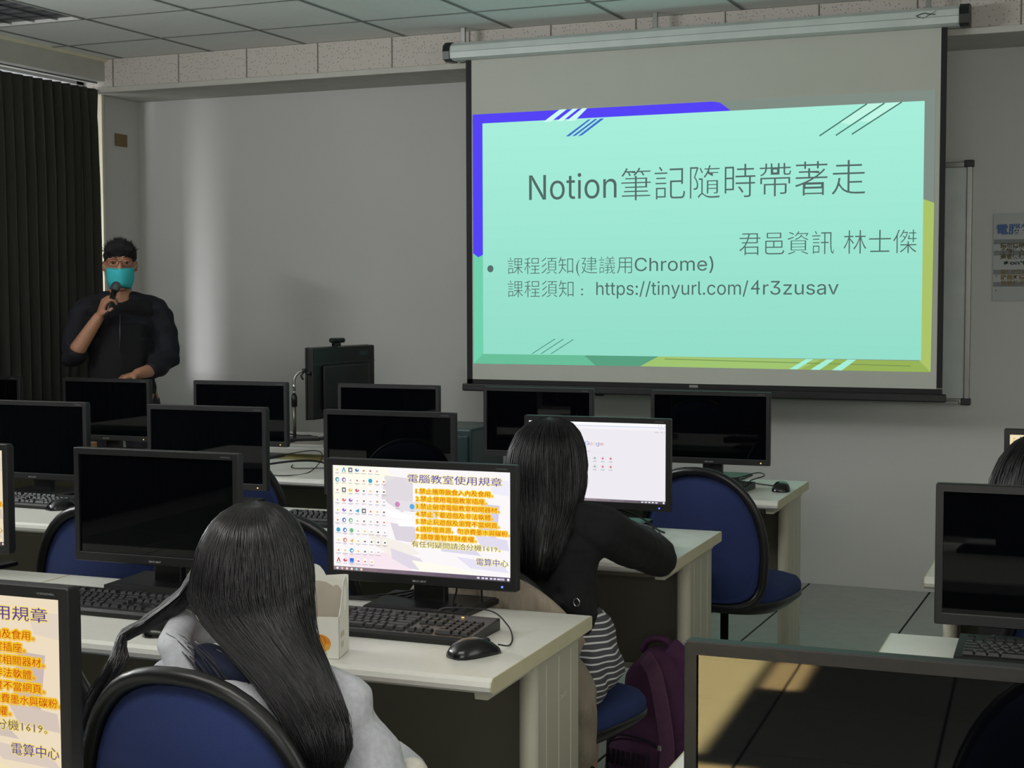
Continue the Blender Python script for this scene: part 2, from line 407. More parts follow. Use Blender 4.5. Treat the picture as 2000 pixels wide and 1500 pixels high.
# brown blanking plate on the pier
sp = thing('wall_plate', 'small brown blanking plate high on the white wall beside the curtain', 'wall plate', (XL, 7.29, 2.36))
obj('plate', MB().bbox(0, .008, -.055, .055, -.036, .036, .002), mat('plate_brown', (122, 98, 58), .5), sp)
for s in (-1, 1): obj('screw', MB().lathe([(0, 0), (.004, 0), (.004, .002), (0, .002)], n=8), M_SILVER, sp, (.008, s*.035, 0), (0, R(90), 0))

# ------------------------------------------------------------------ whiteboard behind the projection screen
wb = thing('whiteboard', 'framed whiteboard on the front wall, mostly hidden behind the projection screen', 'whiteboard', (-1.75, 7.47, 1.5))
obj('board', MB().bbox(-.93, .93, -.018, -.004, -.57, .57, .002), mat('whiteboard_enamel', (200, 206, 202), .22, spec=.6), wb)
M_ALU = mat('aluminium', (150, 150, 145), .35, metal=.7)
obj('frame_top', MB().bbox(-.94, .935, -.028, 0, .548, .575, .004), M_ALU, wb)
obj('frame_bottom', MB().bbox(-.94, .935, -.028, 0, -.575, -.55, .004), M_ALU, wb)
for x in (-.945, .918): obj('frame_side', MB().bbox(x, x+.026, -.028, 0, -.575, .575, .004), M_ALU, wb)
for x in (-.95, .905):
    for z in (-.582, .548): obj('corner_cap', MB().bbox(x, x+.046, -.031, -.001, z, z+.034, .005), mat('corner_plastic', (48, 50, 50), .5), wb)
for z in (-.2, .3): pass
tray = MB().bbox(-.6, .90, -.075, -.02, -.575, -.560, .003); obj('pen_tray', tray, M_ALU, wb)

# ------------------------------------------------------------------ notice on the right
po = Art()
po.rect(-.0, .42, -.0, .41, (176, 178, 178), 0)
for z in (.268, .215, .125, .068): po.rect(.003, .42, z, z+.022, (128, 130, 134), 1)
po.text('電腦教室', .016, .318, .052, .215, (72, 98, 150), 2, offset=.025)
for k, s in enumerate(('請勿攜帶飲料', '食物進入教室', '違者依規處理')):
    po.text(s, .034, .252-.026*k, .026, .16, (92, 84, 52), 3, offset=.03)
po.text("Don't eat", .052, .172, .030, .16, (46, 50, 54), 3, offset=.03)
for k, s in enumerate(('請保持教室整潔', '離開時請關機', '並將椅子歸位')):
    po.text(s, .038, .128-.026*k, .025, .16, (128, 110, 74), 3, offset=.03)
for z in (.235, .118, .05): po.disc(.016, z, .003, .003, (80, 82, 80), 3)
po_o = po.build('notice_print', A_PAPER, None)
nt_ = thing('paper_notice', 'white printed paper notice taped to the wall right of the whiteboard', 'notice', (-.709, 7.466, 1.415))
po_o.parent = nt_; po_o.location = (0, -.003, 0)
obj('paper_sheet', MB().bbox(0, .42, -.0022, .002, 0, .411, .0008, 1), mat('paper', (176, 178, 176), .8), nt_)

# ================================================================== PROJECTION SCREEN
ps = thing('projection_screen', 'large roll-down projection screen showing a mint green presentation slide', 'projection screen', (0, 0, 0))
M_HOUS = mat('screen_housing', (196, 204, 200), .45)
hz = [(-.062, -.034), (-.066, .0), (-.060, .026), (-.035, .044), (.0, .046), (.028, .044), (.03, -.04), (-.03, -.042)]
def hous(x0, x1, k=1.):
    return MB().loft([[(x, 6.90+p*k, 2.658+q*k) for p, q in hz] for x in (x0, x1)], True, False)
obj('housing', hous(-3.25, -.806), M_HOUS, ps)
obj('housing_seam', MB().box(-3.25, -.806, 6.8318, 6.836, 2.6535, 2.656), mat('seam_grey', (140, 148, 144), .6), ps)
M_CAP = mat('end_cap_black', (16, 16, 18), .4)
obj('end_cap', hous(-3.285, -3.25, 1.1), M_CAP, ps); obj('end_cap', hous(-.806, -.765, 1.1), M_CAP, ps)
for x in (-3.20, -2.2, -.945):
    obj('bracket', MB().bbox(x-.012, x+.012, 6.885, 6.90, 2.70, 2.78, .002).bbox(x-.02, x+.02, 6.87, 6.93, 2.700, 2.708, .002), M_ALU, ps)
mk = Art(); E_ = [(-.988+.082*t, 2.663+.010*math.sin(t*3.1)*(1 if t < .55 else .6)) for t in [k/12 for k in range(13)]]
for (a, b) in zip(E_, E_[1:]): mk.line((a[0], a[1]), (b[0], b[1]+.001), .004, (62, 66, 64), 1)
mk.line((-.985, 2.661), (-.955, 2.652), .004, (62, 66, 64), 1); mk.line((-.955, 2.652), (-.925, 2.668), .003, (62, 66, 64), 1); mk.line((-.925, 2.668), (-.902, 2.680), .002, (62, 66, 64), 1)
mk.build('housing_logo', A_PAPER, ps, (0, 6.8325, 0))
obj('screen_fabric', MB().box(-3.160, -.887, 6.9, 6.902, 1.022, 2.62), mat('screen_matte', (190, 192, 182), .9, var=.01), ps)
M_BORD = mat('screen_border', (8, 8, 9), .7)
obj('side_border', MB().box(-3.19, -3.1595, 6.8995, 6.9025, 1.0, 2.62), M_BORD, ps)
obj('side_border', MB().box(-.8875, -.862, 6.8995, 6.9025, 1.03, 2.62), M_BORD, ps)
obj('lower_border', MB().box(-3.19, -.862, 6.8995, 6.9025, .998, 1.026), M_BORD, ps)
obj('bottom_bar', MB().bbox(-3.212, -.845, 6.885, 6.912, .966, 1.004, .006), mat('bar_black', (14, 15, 15), .4), ps)
lb = Art(); lb.rect(-2.027, -1.985, 1.008, 1.020, (150, 152, 148), 1); lb.text('OPTI', -2.024, 1.0105, .011, .036, (50, 50, 50), 2); lb.build('maker_label', A_PAPER, ps, (0, 6.8995, 0))
# the projected picture; its surface emits light in place of a projector
sl = Art(.0003)
sl.poly([(-3.153, 1.104), (-.913, 1.101), (-.908, 2.348), (-3.153, 2.350)], (126, 140, 132), 1)      # dim field around
# green left and bottom bands
sl.poly([(-3.153, 1.104), (-3.092, 1.157), (-3.092, 1.66), (-3.153, 1.66)], (112, 208, 172), 2)
sl.poly([(-3.153, 1.104), (-2.273, 1.106), (-2.180, 1.154), (-3.10, 1.158)], (104, 190, 152), 2)
sl.poly([(-2.50, 1.105), (-2.273, 1.106), (-2.180, 1.154), (-2.56, 1.156)], (88, 160, 128), 3)
sl.poly([(-2.273, 1.105), (-.913, 1.101), (-.958, 1.151), (-2.180, 1.154)], (160, 196, 112), 2)
sl.poly([(-1.50, 1.1035), (-.913, 1.101), (-.958, 1.151), (-1.40, 1.152)], (150, 178, 88), 3)
sl.poly([(-.958, 1.871), (-.908, 1.852), (-.913, 1.101), (-.962, 1.149)], (172, 194, 104), 3)
sl.line((-2.15, 1.142), (-1.0, 1.127), .004, (120, 148, 84), 4)
sl.poly([(-3.149, 2.348), (-1.92, 2.349), (-1.885, 2.342), (-1.862, 2.325), (-1.83, 2.30), (-3.10, 2.30)], (84, 68, 246), 3)
sl.poly([(-3.153, 2.348), (-3.095, 2.32), (-3.095, 1.652), (-3.125, 1.638), (-3.153, 1.658)], (84, 68, 246), 3)
# white sheet, a slightly deeper tone towards the foot as the slide itself has
N = 18
for k in range(N):
    z0 = 1.154+(2.302-1.154)*k/N; z1 = 1.154+(2.302-1.154)*(k+1)/N; t = (k+.5)/N
    xl, xr = -3.099, -.955
    c = (146+22*t, 221+18*t, 200+19*t)
    sl.poly([(xl, z0), (xr, z0), (xr, z1), (xl, z1)], c, 5)
W_ = (206, 250, 240)
for q in ([(-2.773, 2.294), (-2.687, 2.350), (-2.649, 2.350), (-2.732, 2.294)], [(-2.703, 2.294), (-2.620, 2.350), (-2.591, 2.350), (-2.671, 2.294)], [(-2.652, 2.293), (-2.570, 2.350), (-2.543, 2.350), (-2.607, 2.293)]): sl.poly(q, W_, 6)
for q in ([(-2.655, 2.219), (-2.538, 2.295), (-2.525, 2.295), (-2.636, 2.219)], [(-2.623, 2.218), (-2.504, 2.296), (-2.491, 2.295), (-2.604, 2.220)], [(-2.593, 2.217), (-2.475, 2.297), (-2.457, 2.296), (-2.570, 2.221)]): sl.poly(q, (62, 110, 206), 6)
sl.poly([(-1.33, 2.225), (-1.205, 2.302), (-1.135, 2.302), (-1.27, 2.21)], (192, 246, 228), 6); sl.poly([(-1.24, 2.225), (-1.12, 2.302), (-1.06, 2.302), (-1.18, 2.22)], (192, 246, 228), 6)
for a, b in (((-1.419, 2.168), (-1.207, 2.302)), ((-1.345, 2.167), (-1.130, 2.301)), ((-1.273, 2.169), (-1.054, 2.302))): sl.line(a, b, .006, (70, 118, 104), 7)
for a, b in (((-2.834, 1.158), (-2.711, 1.233)), ((-2.785, 1.159), (-2.666, 1.233)), ((-2.733, 1.159), (-2.615, 1.231))): sl.line(a, b, .004, (82, 142, 128), 7)
for q in ([(-1.548, 1.104), (-1.470, 1.152), (-1.437, 1.152), (-1.512, 1.104)], [(-1.451, 1.103), (-1.376, 1.152), (-1.339, 1.152), (-1.408, 1.103)], [(-1.352, 1.103), (-1.281, 1.152), (-1.242, 1.152), (-1.308, 1.102)]): sl.poly(q, (164, 238, 214), 7)
sl.disc(-3.058, 1.580, .017, .018, (86, 112, 110), 7)
sl.build('projected_slide', A_SLIDE, ps, (0, 6.899, 0))
TG = (84, 106, 100)
def stext(name, items):
    a = Art(.0003)
    for t, x, z, size, wd, off, ref in items: a.text(t, x, z, size, wd, TG, 8, offset=off, res=4)
    a.build(name, A_SLIDE, ps, (0, 6.899, 0))
stext('title_text', [('Notion', -2.848, 1.916, .236, .455, .0, None), ('筆記隨時帶著走', -2.372, 1.912, .172, 1.165, -.012, None)])
stext('speaker_text', [('君邑資訊', -1.790, 1.640, .118, .444, -.012, None), ('林士傑', -1.306, 1.640, .118, .326, -.012, None)])
stext('note_text', [('課程須知(', -2.965, 1.558, .092, .386, -.012, None), ('建議用', -2.575, 1.558, .092, .262, -.012, None), ('Chrome)', -2.300, 1.562, .124, .388, .0, None)])
stext('link_text', [('課程須知', -2.965, 1.444, .092, .352, -.012, None), (':', -2.575, 1.447, .09, .011, .0, None), ('https://tinyurl.com/', -2.496, 1.448, .124, .752, .0, None), ('4', -1.733, 1.449, .098, .044, -.006, None), ('r3zusav', -1.674, 1.448, .124, .349, .0, None)])

# ================================================================== DESKS
def make_desk():
    t = thing('computer_desk', '', 'desk', (0, 0, 0), DY)      # origin: front right corner on the floor; the desk runs to -x and +y
    L, W, Z = 1.395, .60, .74
    prof = [(0.012, Z-.030), (.003, Z-.024), (0, Z-.015), (.003, Z-.006), (.012, Z), (W-.004, Z), (W, Z-.004), (W, Z-.026), (W-.004, Z-.030)]
    top = MB().loft([[(x, y, z) for y, z in prof] for x in (-L, -.0025)], True, False)
    obj('desktop', top, M_TOP, t)
    for x in (-L-.0015, -.0025): obj('edge_band', MB().loft([[(xx, y, z) for y, z in prof] for xx in (x, x+.0028)], True, False), M_EDGE, t, label='cream edge strip')
    for sx, name in ((-.052, 'leg'), (-L+.024, 'leg')):
        m = MB().bbox(sx+.004, sx+.026, .30, .585, .03, Z-.045, .004)
        m.tube([(sx+.015, .30, .02), (sx+.015, .30, Z-.045)], .020, 12)
        lg = obj(name, m, M_LEG, t)
        for y in (.372, .45, .528): obj('groove', MB().box(sx+.0255, sx+.0268, y, y+.0035, .06, Z-.06), mat('groove_light', (205, 204, 190), .5), lg)
        obj('foot', MB().bbox(sx-.004, sx+.034, .10, .592, .0, .032, .006), M_LEG, t)
        obj('top_bracket', MB().prism([(sx+.002, Z-.031), (sx+.034, Z-.031), (sx+.030, Z-.05), (sx+.004, Z-.05)], .04, .58), M_LEG, t)
    obj('modesty_panel', MB().bbox(-L+.05, -.05, .50, .514, .34, Z-.032, .002), M_MOD, t)
    obj('panel_lip', MB().bbox(-L+.05, -.05, .494, .52, .325, .342, .003), M_LEG, t)
    obj('cross_rail', MB().bbox(-L+.05, -.05, .12, .15, Z-.062, Z-.031, .003), M_MOD, t)
    return t
desk0 = make_desk()
DESKS = [  # u of right end, v of front, label
    (-1.03, 2.54, 'desk of the woman in the grey hoodie, with the white paper box on it'),
    (-2.43, 2.54, 'desk continuing left of the paper box desk, under the switched-off monitor'),
    (-1.038, 3.81, 'desk with greenish sheen where the woman in the black cardigan works'),
    (-2.438, 3.81, 'desk left of the black-cardigan woman, second row from the projection screen'),
    (-3.838, 3.81, 'desk at the left end of the second row, mostly outside the photo'),
    (-1.008, 5.11, 'desk nearest the projection screen, with a lone mouse on its right end'),
    (-2.408, 5.11, 'front-row desk in the middle, cables tangled on its top'),
    (-3.808, 5.11, 'front-row desk beside the curtain, before the standing man'),
    (-1.03, 1.24, 'nearest desk on the left, under the closest lit monitor'),
    (.81, 1.662, 'nearest desk on the right, under the close switched-off monitor'),
    (1.005, 2.60, 'pale desk at the right edge of the photo, with only part of a keyboard showing'),
    (1.005, 3.86, 'desk at the right edge, behind the switched-off monitor, before the half-hidden person'),
]
for i, (u, v, lab) in enumerate(DESKS):
    if i == 0: desk0.location = D(u, v); desk0['label'] = lab; desk0['group'] = 'cream computer desks'
    else: dup(desk0, D(u, v), DY, lab)
# maker's mark on the leg of the nearest visible desk
om = Art(); om.text('OMAT', 0, 0, .020, .042, (216, 216, 204), 1, offset=.01)
oo = om.build('maker_mark', A_PAPER, [c for c in desk0.children if c.name.startswith('leg')][0], (-.0238, .452, .585), (0, 0, R(90)))

# ================================================================== MONITORS
SCW, SCH = .438, .2425        # picture area
def monitor_shell():
    t = thing('computer_monitor', '', 'monitor')
    # frame as one rounded ring
    x0, x1, z0, z1 = -.234, .234, .058, .338; a, b, c, d = -SCW/2, SCW/2, .0795, .322
    m = MB()
    def lp(e, y, r=.004):      # rounded outline, e = how far inside the outer edge
        o = []
        for cx, cz, q in ((x1-r, z1-r, 0), (x0+r, z1-r, 1), (x0+r, z0+r, 2), (x1-r, z0+r, 3)):
            for k in range(4): t_ = math.pi/2*(q+k/3); o.append((cx+(r-e)*math.cos(t_), y, cz+(r-e)*math.sin(t_)))
        return o
    inn = lambda y: [p for q in ((b, d), (a, d), (a, c), (b, c)) for p in [(q[0], y, q[1])]*4]
    m.loft([lp(.001, .022), lp(0, .020), lp(0, .001), lp(.0018, -.001), inn(-.001), inn(.005)], False, False); m.weld = True
    obj('bezel', m, M_BLK, t)
    obj('lower_lip', MB().box(a, b, -.0005, .0035, c, c+.0012), mat('lip_glint', (92, 94, 96), .3, metal=.4), t)
    obj('rear_cover', MB().bbox(x0+.004, x1-.004, .018, .034, z0+.004, z1-.004, .006).bbox(-.13, .13, .030, .056, z0+.03, z1-.06, .012), M_BLK, t)
    obj('neck', MB().bbox(-.039, .039, .050, .074, .006, .17, .003), M_BLK2, t)
    bs = MB().loft([[(-.125, -.035, z), (.125, -.035, z), (.137, .15, z), (-.137, .15, z)] for z in (0., .010)]+[[(-.115, -.027, .0135), (.115, -.027, .0135), (.127, .142, .0135), (-.127, .142, .0135)]], True, False)
    obj('base', bs, M_BLK2, t)
    lg = Art(); lg.text('acer', -.0175, .0655, .0105, .035, (176, 178, 180), 1, offset=.0); lg.build('logo', A_PAPER, t, (0, -.0012, 0))
    return t
def add_panel(t, off=True):
    if off: obj('display', MB().box(-SCW/2, SCW/2, .004, .006, .0795, .322), M_PANEL, t)
mon0 = monitor_shell(); add_panel(mon0)
ml = Art(); ml.text('V206HQL', .186, .3275, .0048, .028, (120, 124, 128), 1, offset=.01); ml.build('model_mark', A_PAPER, mon0, (0, -.0012, 0))
obj('power_light', MB().lathe([(0, -.001), (.0022, -.001), (.0022, .001), (0, .001)], n=10), M_LED, mon0, (.200, -.001, .068), (R(90), 0, 0))
TILT = 0
def place_mon(src, u, v, label, rot=0., dz=0.):
    return dup(src, D(u, v, .74+dz), DY+rot, label, 'acer-size black monitors in the rows'.replace('acer-size ', ''))
OFF = [
    (-2.110, 3.05, 'switched-off black monitor left of the long-haired woman, reflecting her dimly', 0),
    (-3.52, 4.35, 'switched-off black monitor in the second row, at the left edge above a keyboard', 0),
    (-2.80, 4.35, 'switched-off black monitor with glowing orange power light, left half of the room', 0),
    (-2.117, 4.35, 'switched-off black monitor right behind the lit rules screen', 0),
    (-1.380, 5.65, 'switched-off black monitor below the projection screen, with its mouse on the desk', 0),
    (-2.085, 5.65, 'switched-off black monitor below the left corner of the projection screen', 0),
    (-2.75, 5.65, 'switched-off black monitor in front of the turned-away monitor with webcam', 0),
    (-3.463, 5.65, 'switched-off black monitor left of the silver microphone stand', 0),
    (-4.16, 5.65, 'switched-off black monitor right in front of the standing man', 0),
    (-4.87, 5.65, 'switched-off black monitor in front of the dark curtain, cut by the left edge', 0),
    (-.210, 1.70, 'large-looking nearest monitor at the bottom right, off, mirroring floor tiles', 0),
    (-.055, 3.05, 'switched-off black monitor at the right edge, above the pale desk', 0),
]
for i, (u, v, lab, r_) in enumerate(OFF):
    if i == 0:
        mon0.location = D(u, v, .74); mon0.rotation_euler = (0, 0, DY); mon0['label'] = lab; mon0['group'] = 'black monitors in the rows'
    else:
        o = place_mon(mon0, u, v, lab, r_)
        if i == 10:       # its stand is pushed down a little further
            o.location.z -= .033
            for c in o.children:
                if c.name.startswith(('base', 'neck')): c.location.z += .033
        if i in (1, 5, 9):
            for c in list(o.children):
                if c.name.startswith('power_light'): bpy.data.objects.remove(c)

# ---- what the lit screens show
def desktop_art(tint=(255, 255, 255), warm_=0.):
    A = Art(.00012); w2 = SCW/2
    def c(r, g, b): return (r*tint[0]/255, g*tint[1]/255, b*tint[2]/255)
    X = lambda p: -w2+SCW*p          # picture fractions from left / from top
    Z = lambda q: .322-SCH*q
    A.rect(-w2, w2, .0795, .322, c(252, 248, 250), 0)
    rnd = random.Random(5)
    pol = lambda pts, col, l: A.poly([(X(p), Z(q)) for p, q in pts], c(*col), l)
    pol([(0, 0), (.3, 0), (.36, .1), (.0, .35)], (255, 252, 236), 1)
    pol([(.30, .08), (.46, .10), (.46, .30), (.40, .42), (.28, .30)], (226, 220, 226), 1)
    pol([(.46, .10), (.58, .12), (.60, .30), (.50, .36), (.46, .26)], (252, 252, 252), 1)
    pol([(.36, .30), (.60, .33), (.58, .42), (.38, .40)], (232, 226, 232), 2)
    pol([(.30, .40), (.46, .44), (.44, .49), (.30, .46)], (255, 255, 255), 3)
    pol([(.33, .52), (.47, .55), (.48, .70), (.36, .68)], (222, 214, 224), 2)
    pol([(.36, .49), (.54, .50), (.56, .54), (.38, .55)], (255, 255, 255), 3)
    pol([(.54, .36), (.60, .36), (.60, .48), (.54, .47)], (226, 222, 238), 2)
    pol([(.52, .55), (.60, .57), (.58, .74), (.52, .70)], (232, 226, 244), 2)
    pol([(.20, .62), (.44, .72), (.50, .80), (.34, .84), (.22, .72)], (246, 240, 232), 2)
    pol([(.33, .76), (.50, .84), (.56, .96), (.44, .94), (.34, .86)], (226, 218, 230), 3)
    pol([(.45, .86), (.70, .90), (.86, .96), (.5, .96)], (255, 252, 240), 4)
    pol([(.05, .84), (.34, .80), (.46, .96), (.10, .96)], (250, 232, 240), 2)
    pol([(.60, .66), (.80, .72), (.84, .78), (.62, .76)], (222, 218, 236), 2)
    pol([(.84, .30), (.94, .31), (.92, .62), (.82, .56)], (214, 208, 236), 2)
    pol([(.70, .80), (.95, .84), (.99, .92), (.78, .90)], (232, 228, 246), 2)
    pol([(.80, .58), (.98, .62), (.99, .72), (.84, .70)], (226, 222, 240), 3)
    pol([(.88, .08), (.99, .08), (.99, .22), (.90, .20)], (240, 238, 250), 2)
    pol([(.62, .30), (.80, .32), (.80, .34), (.62, .33)], (240, 238, 246), 2)
    # icons
    cols = [(70, 160, 190), (210, 90, 120), (150, 120, 200), (60, 170, 210), (230, 130, 100), (110, 110, 120), (240, 200, 110), (120, 190, 140), (90, 130, 200), (200, 196, 200), (200, 60, 60), (60, 110, 200)]
    kinds = {(0, 1): 'A', (0, 2): 'sq', (0, 3): 'blob', (1, 0): 'ring', (1, 1): 'ring', (1, 5): 'dot', (2, 1): 'sq', (2, 2): 'blob', (2, 3): 'blob', (3, 1): 'blob', (3, 2): 'blob', (4, 1): 'blob', (4, 3): 'tri', (4, 4): 'sq', (5, 1): 'ring', (5, 2): 'ring', (6, 0): 'dot', (6, 1): 'ring', (6, 2): 'dot', (7, 1): 'ring', (7, 2): 'tri', (8, 2): 'ring', (9, 0): 'A', (9, 1): 'blob', (9, 2): 'half'}
    cl = {(0, 1): 0, (0, 2): 5, (0, 3): 8, (1, 0): 0, (1, 1): 2, (1, 5): 3, (2, 1): 5, (2, 2): 6, (2, 3): 1, (3, 1): 4, (3, 2): 2, (4, 1): 2, (4, 3): 3, (4, 4): 5, (5, 1): 8, (5, 2): 7, (6, 0): 3, (6, 1): 8, (6, 2): 7, (7, 1): 4, (7, 2): 6, (8, 2): 0, (9, 0): 10, (9, 1): 1, (9, 2): 11}
    for r in range(10):
        for q in range(8):
            if (r, q) in ((0, 7), (8, 7), (9, 6), (9, 7)): continue
            x = X(.025+.0385*q+(.004 if r > 5 else 0)); z = Z(.042+.0955*r)
            k = kinds.get((r, q), 'page'); cc = c(*cols[cl.get((r, q), 9)])
            s = .0052
            if k == 'page': A.rect(x-s*.8, x+s*.8, z-s, z+s, c(255, 254, 250), 5); A.rect(x-s*.4, x+s*.5, z-s*.5, z+s*.2, c(*cols[rnd.choice([1, 4, 5, 9, 6])]), 6)
            elif k == 'sq': A.rect(x-s, x+s, z-s, z+s, cc, 5); A.rect(x-s*.45, x+s*.55, z-s*.5, z+s*.4, c(245, 245, 250), 6)
            elif k == 'dot': A.disc(x, z, s, s, cc, 5)
            elif k == 'ring': A.disc(x, z, s, s, cc, 5); A.disc(x+s*.2, z-s*.1, s*.5, s*.5, c(250, 250, 255), 6)
            elif k == 'A': A.poly([(x-s, z-s), (x-s*.5, z-s), (x, z+s*.3), (x+s*.5, z-s), (x+s, z-s), (x+s*.2, z+s), (x-s*.2, z+s)], cc, 5)
            elif k == 'tri': A.poly([(x-s, z-s*.2), (x+s*.7, z-s), (x+s, z+s*.9)], cc, 5)
            elif k == 'half': A.rect(x-s, x+s, z-s*.2, z+s, cc, 5); A.rect(x-s, x+s, z-s, z-s*.2, c(90, 160, 230), 5)
            else: A.disc(x, z, s, s*.75, cc, 5); A.disc(x+s*.3, z+s*.4, s*.4, s*.4, c(255, 240, 240), 6, 8)
            wd = rnd.uniform(.0045, .0072)
            A.rect(x-wd, x+wd, z-s-.0030, z-s-.0018, c(176, 168, 178), 6)
            if rnd.random() < .5: A.rect(x-wd*.5, x+wd*.5, z-s-.0052, z-s-.0042, c(190, 182, 190), 6)
    for (p, q, cc) in ((.372, .345, (210, 140, 190)), (.455, .36, (96, 176, 226))):
        A.disc(X(p), Z(q), .0062, .0062, c(*cc), 5); A.rect(X(p)-.005, X(p)+.005, Z(q)-.0105, Z(q)-.0093, c(176, 168, 178), 6)
    # rules
    def glow(t, p, q, size, p1, tc_, gc, off=.10, ts=.012):
        z = Z(q); r_ = off*size
        for k in range(12): q_ = r_*(1 if k < 8 else .5); A.text(t, X(p)+q_*math.cos(k*.7854), z+q_*math.sin(k*.7854), size, X(p1)-X(p), gc, 8, res=1)
        A.text(t, X(p), z, size, X(p1)-X(p), tc_, 10, res=1)
        if ts: A.text(t, X(p)+.00018, z, size, X(p1)-X(p), tc_, 10, res=1)
    glow('電腦教室使用規章', .432, .128, .0205, .952, c(92, 72, 205), c(255, 244, 150), .075, .012)
    rules = ['1.禁止攜帶飲食入內及食用。', '2.禁止使用電腦教室插座。', '3.禁止破壞電腦教室相關器材。', '4.禁止下載遊戲及非法軟體。', '5.禁止玩遊戲及瀏覽不當網頁。', '6.請珍惜資源，勿浪費墨水與碳粉。', '7.請尊重智慧財產權。']
    ends = [.905, .872, .94, .905, .94, .995, .815]
    for k, (t, e) in enumerate(zip(rules, ends)): glow(t, .478, .232+.0705*k, .0130, e, c(214, 76, 24), c(255, 216, 50), .20, .0)
    glow('有任何疑問請洽分機1619。', .452, .730, .0150, .945, c(120, 104, 130), c(255, 244, 150), .085, .0)
    glow('電算中心', .812, .862, .0175, .985, c(86, 78, 214), c(255, 244, 150), .085, .012)
    # task bar
    N = 12
    for k in range(N):
        t = k/(N-1); A.rect(X(k/N), X((k+1)/N), Z(1), Z(.962), c(150-60*t, 128-50*t, 134-30*t), 7)
    for k, cc in enumerate(((250, 250, 250), (240, 200, 200), (255, 230, 220), (255, 248, 220), (150, 220, 230), (255, 232, 200))): A.disc(X(.022+.028*k), Z(.981), .0028, .0028, c(*cc), 8, 8)
    for p in (.815, .84, .86, .885, .905, .925): A.rect(X(p), X(p+.014), Z(.990), Z(.974), c(232, 230, 238), 8)
    A.rect(X(.94), X(.965), Z(.992), Z(.972), c(190, 184, 200), 8); A.disc(X(.985), Z(.981), .003, .003, c(250, 250, 250), 8, 8)
    return A
def browser_art():
    A = Art(.00012); w2 = SCW/2; X = lambda p: -w2+SCW*p; Z = lambda q: .322-SCH*q
    A.rect(-w2, w2, .0795, .322, (238, 236, 242), 0)
    A.rect(-w2, w2, Z(.04), .322, (252, 252, 255), 1); A.rect(-w2, w2, Z(.052), Z(.04), (214, 220, 240), 1); A.rect(-w2, w2, Z(.085), Z(.052), (246, 244, 248), 1)
    for k, p in enumerate((.945, .965, .985)): A.rect(X(p), X(p+.006), Z(.028), Z(.02), (150, 150, 160), 2)
    for p in (.95, .965, .98): A.rect(X(p), X(p+.008), Z(.066), Z(.060), (170, 170, 176), 2)
    for p, wd in ((.92, .03), (.96, .018), (.985, .006)): A.rect(X(p), X(p+wd), Z(.108), Z(.100), (196, 194, 200), 2)
    x = X(.415)
    for ch, cc, wd in (('G', (96, 120, 220), .0135), ('o', (226, 110, 100), .0095), ('o', (240, 200, 110), .0095), ('g', (96, 120, 220), .0095), ('l', (120, 190, 140), .0022), ('e', (226, 110, 100), .0095)):
        A.text(ch, x, Z(.292), .0215, wd, cc, 3, offset=-.004); x += wd+.0012
    A.rect(X(.41), X(.455), Z(.372), Z(.366), (190, 170, 190), 3); A.rect(X(.30), X(.62), Z(.3865), Z(.385), (222, 218, 226), 2)
    for r in range(2):
        for k in range(4):
            p, q = .430+.058*k, .455+.105*r
            A.disc(X(p), Z(q), .0072, .0072, (230, 228, 234), 2); A.disc(X(p), Z(q), .0030, .0030, ((130, 140, 140), (150, 170, 165), (214, 110, 120), (214, 100, 112))[k], 3, 8)
            A.rect(X(p)-.006, X(p)+.006, Z(q+.045), Z(q+.037), (178, 176, 184), 3)
    for k in range(10):
        t = k/9; A.rect(X(k/10), X((k+1)/10), Z(1), Z(.965), (196-110*t, 176-96*t, 182-90*t), 4)
    for p in (.825, .85, .875, .90, .925): A.rect(X(p), X(p+.016), Z(.990), Z(.976), (236, 234, 240), 5)
    A.disc(X(.985), Z(.982), .003, .003, (250, 250, 250), 5, 8)
    return A
E_DESK = desktop_art().build('desktop_picture', A_SCREEN, None).data
bpy.data.objects.remove(bpy.data.objects['desktop_picture'])
E_WARM = desktop_art((240, 226, 196)).build('desktop_picture', A_SCREEN, None).data
bpy.data.objects.remove(bpy.data.objects['desktop_picture'])
E_BROW = browser_art().build('browser_page', A_SCREEN, None).data
bpy.data.objects.remove(bpy.data.objects['browser_page'])
def lit(u, v, lab, me, nm, dz=0):
    t = place_mon(mon0, u, v, lab, 0, dz)
    for c in list(t.children):
        if c.name.startswith('display') or c.name.startswith('power_light'): bpy.data.objects.remove(c)
    p = obj(nm, me, None, t, (0, .0045, 0))
    obj('power_light', MB().lathe([(0, -.001), (.0024, -.001), (.0024, .001), (0, .001)], n=10), M_LEDB, t, (.200, -.001, .068), (R(90), 0, 0))
    return t
lit(-1.408, 3.05, 'lit monitor showing classroom rules in yellow and red beside desktop icons', E_DESK, 'desktop_picture')
lit(-1.415, 4.35, 'lit monitor showing a white web search page before the black-cardigan woman', E_BROW, 'browser_page')
lit(-1.449, 1.565, 'nearest lit monitor with the rules wallpaper, cut by the bottom left corner', E_WARM, 'desktop_picture')
lit(-2.78, 3.05, 'lit monitor cut off at the left edge, only its right border showing', E_WARM, 'desktop_picture')
lit(.002, 4.35, 'lit monitor with yellowish desktop icons at the right edge, behind a dark head', E_WARM, 'desktop_picture', .0)

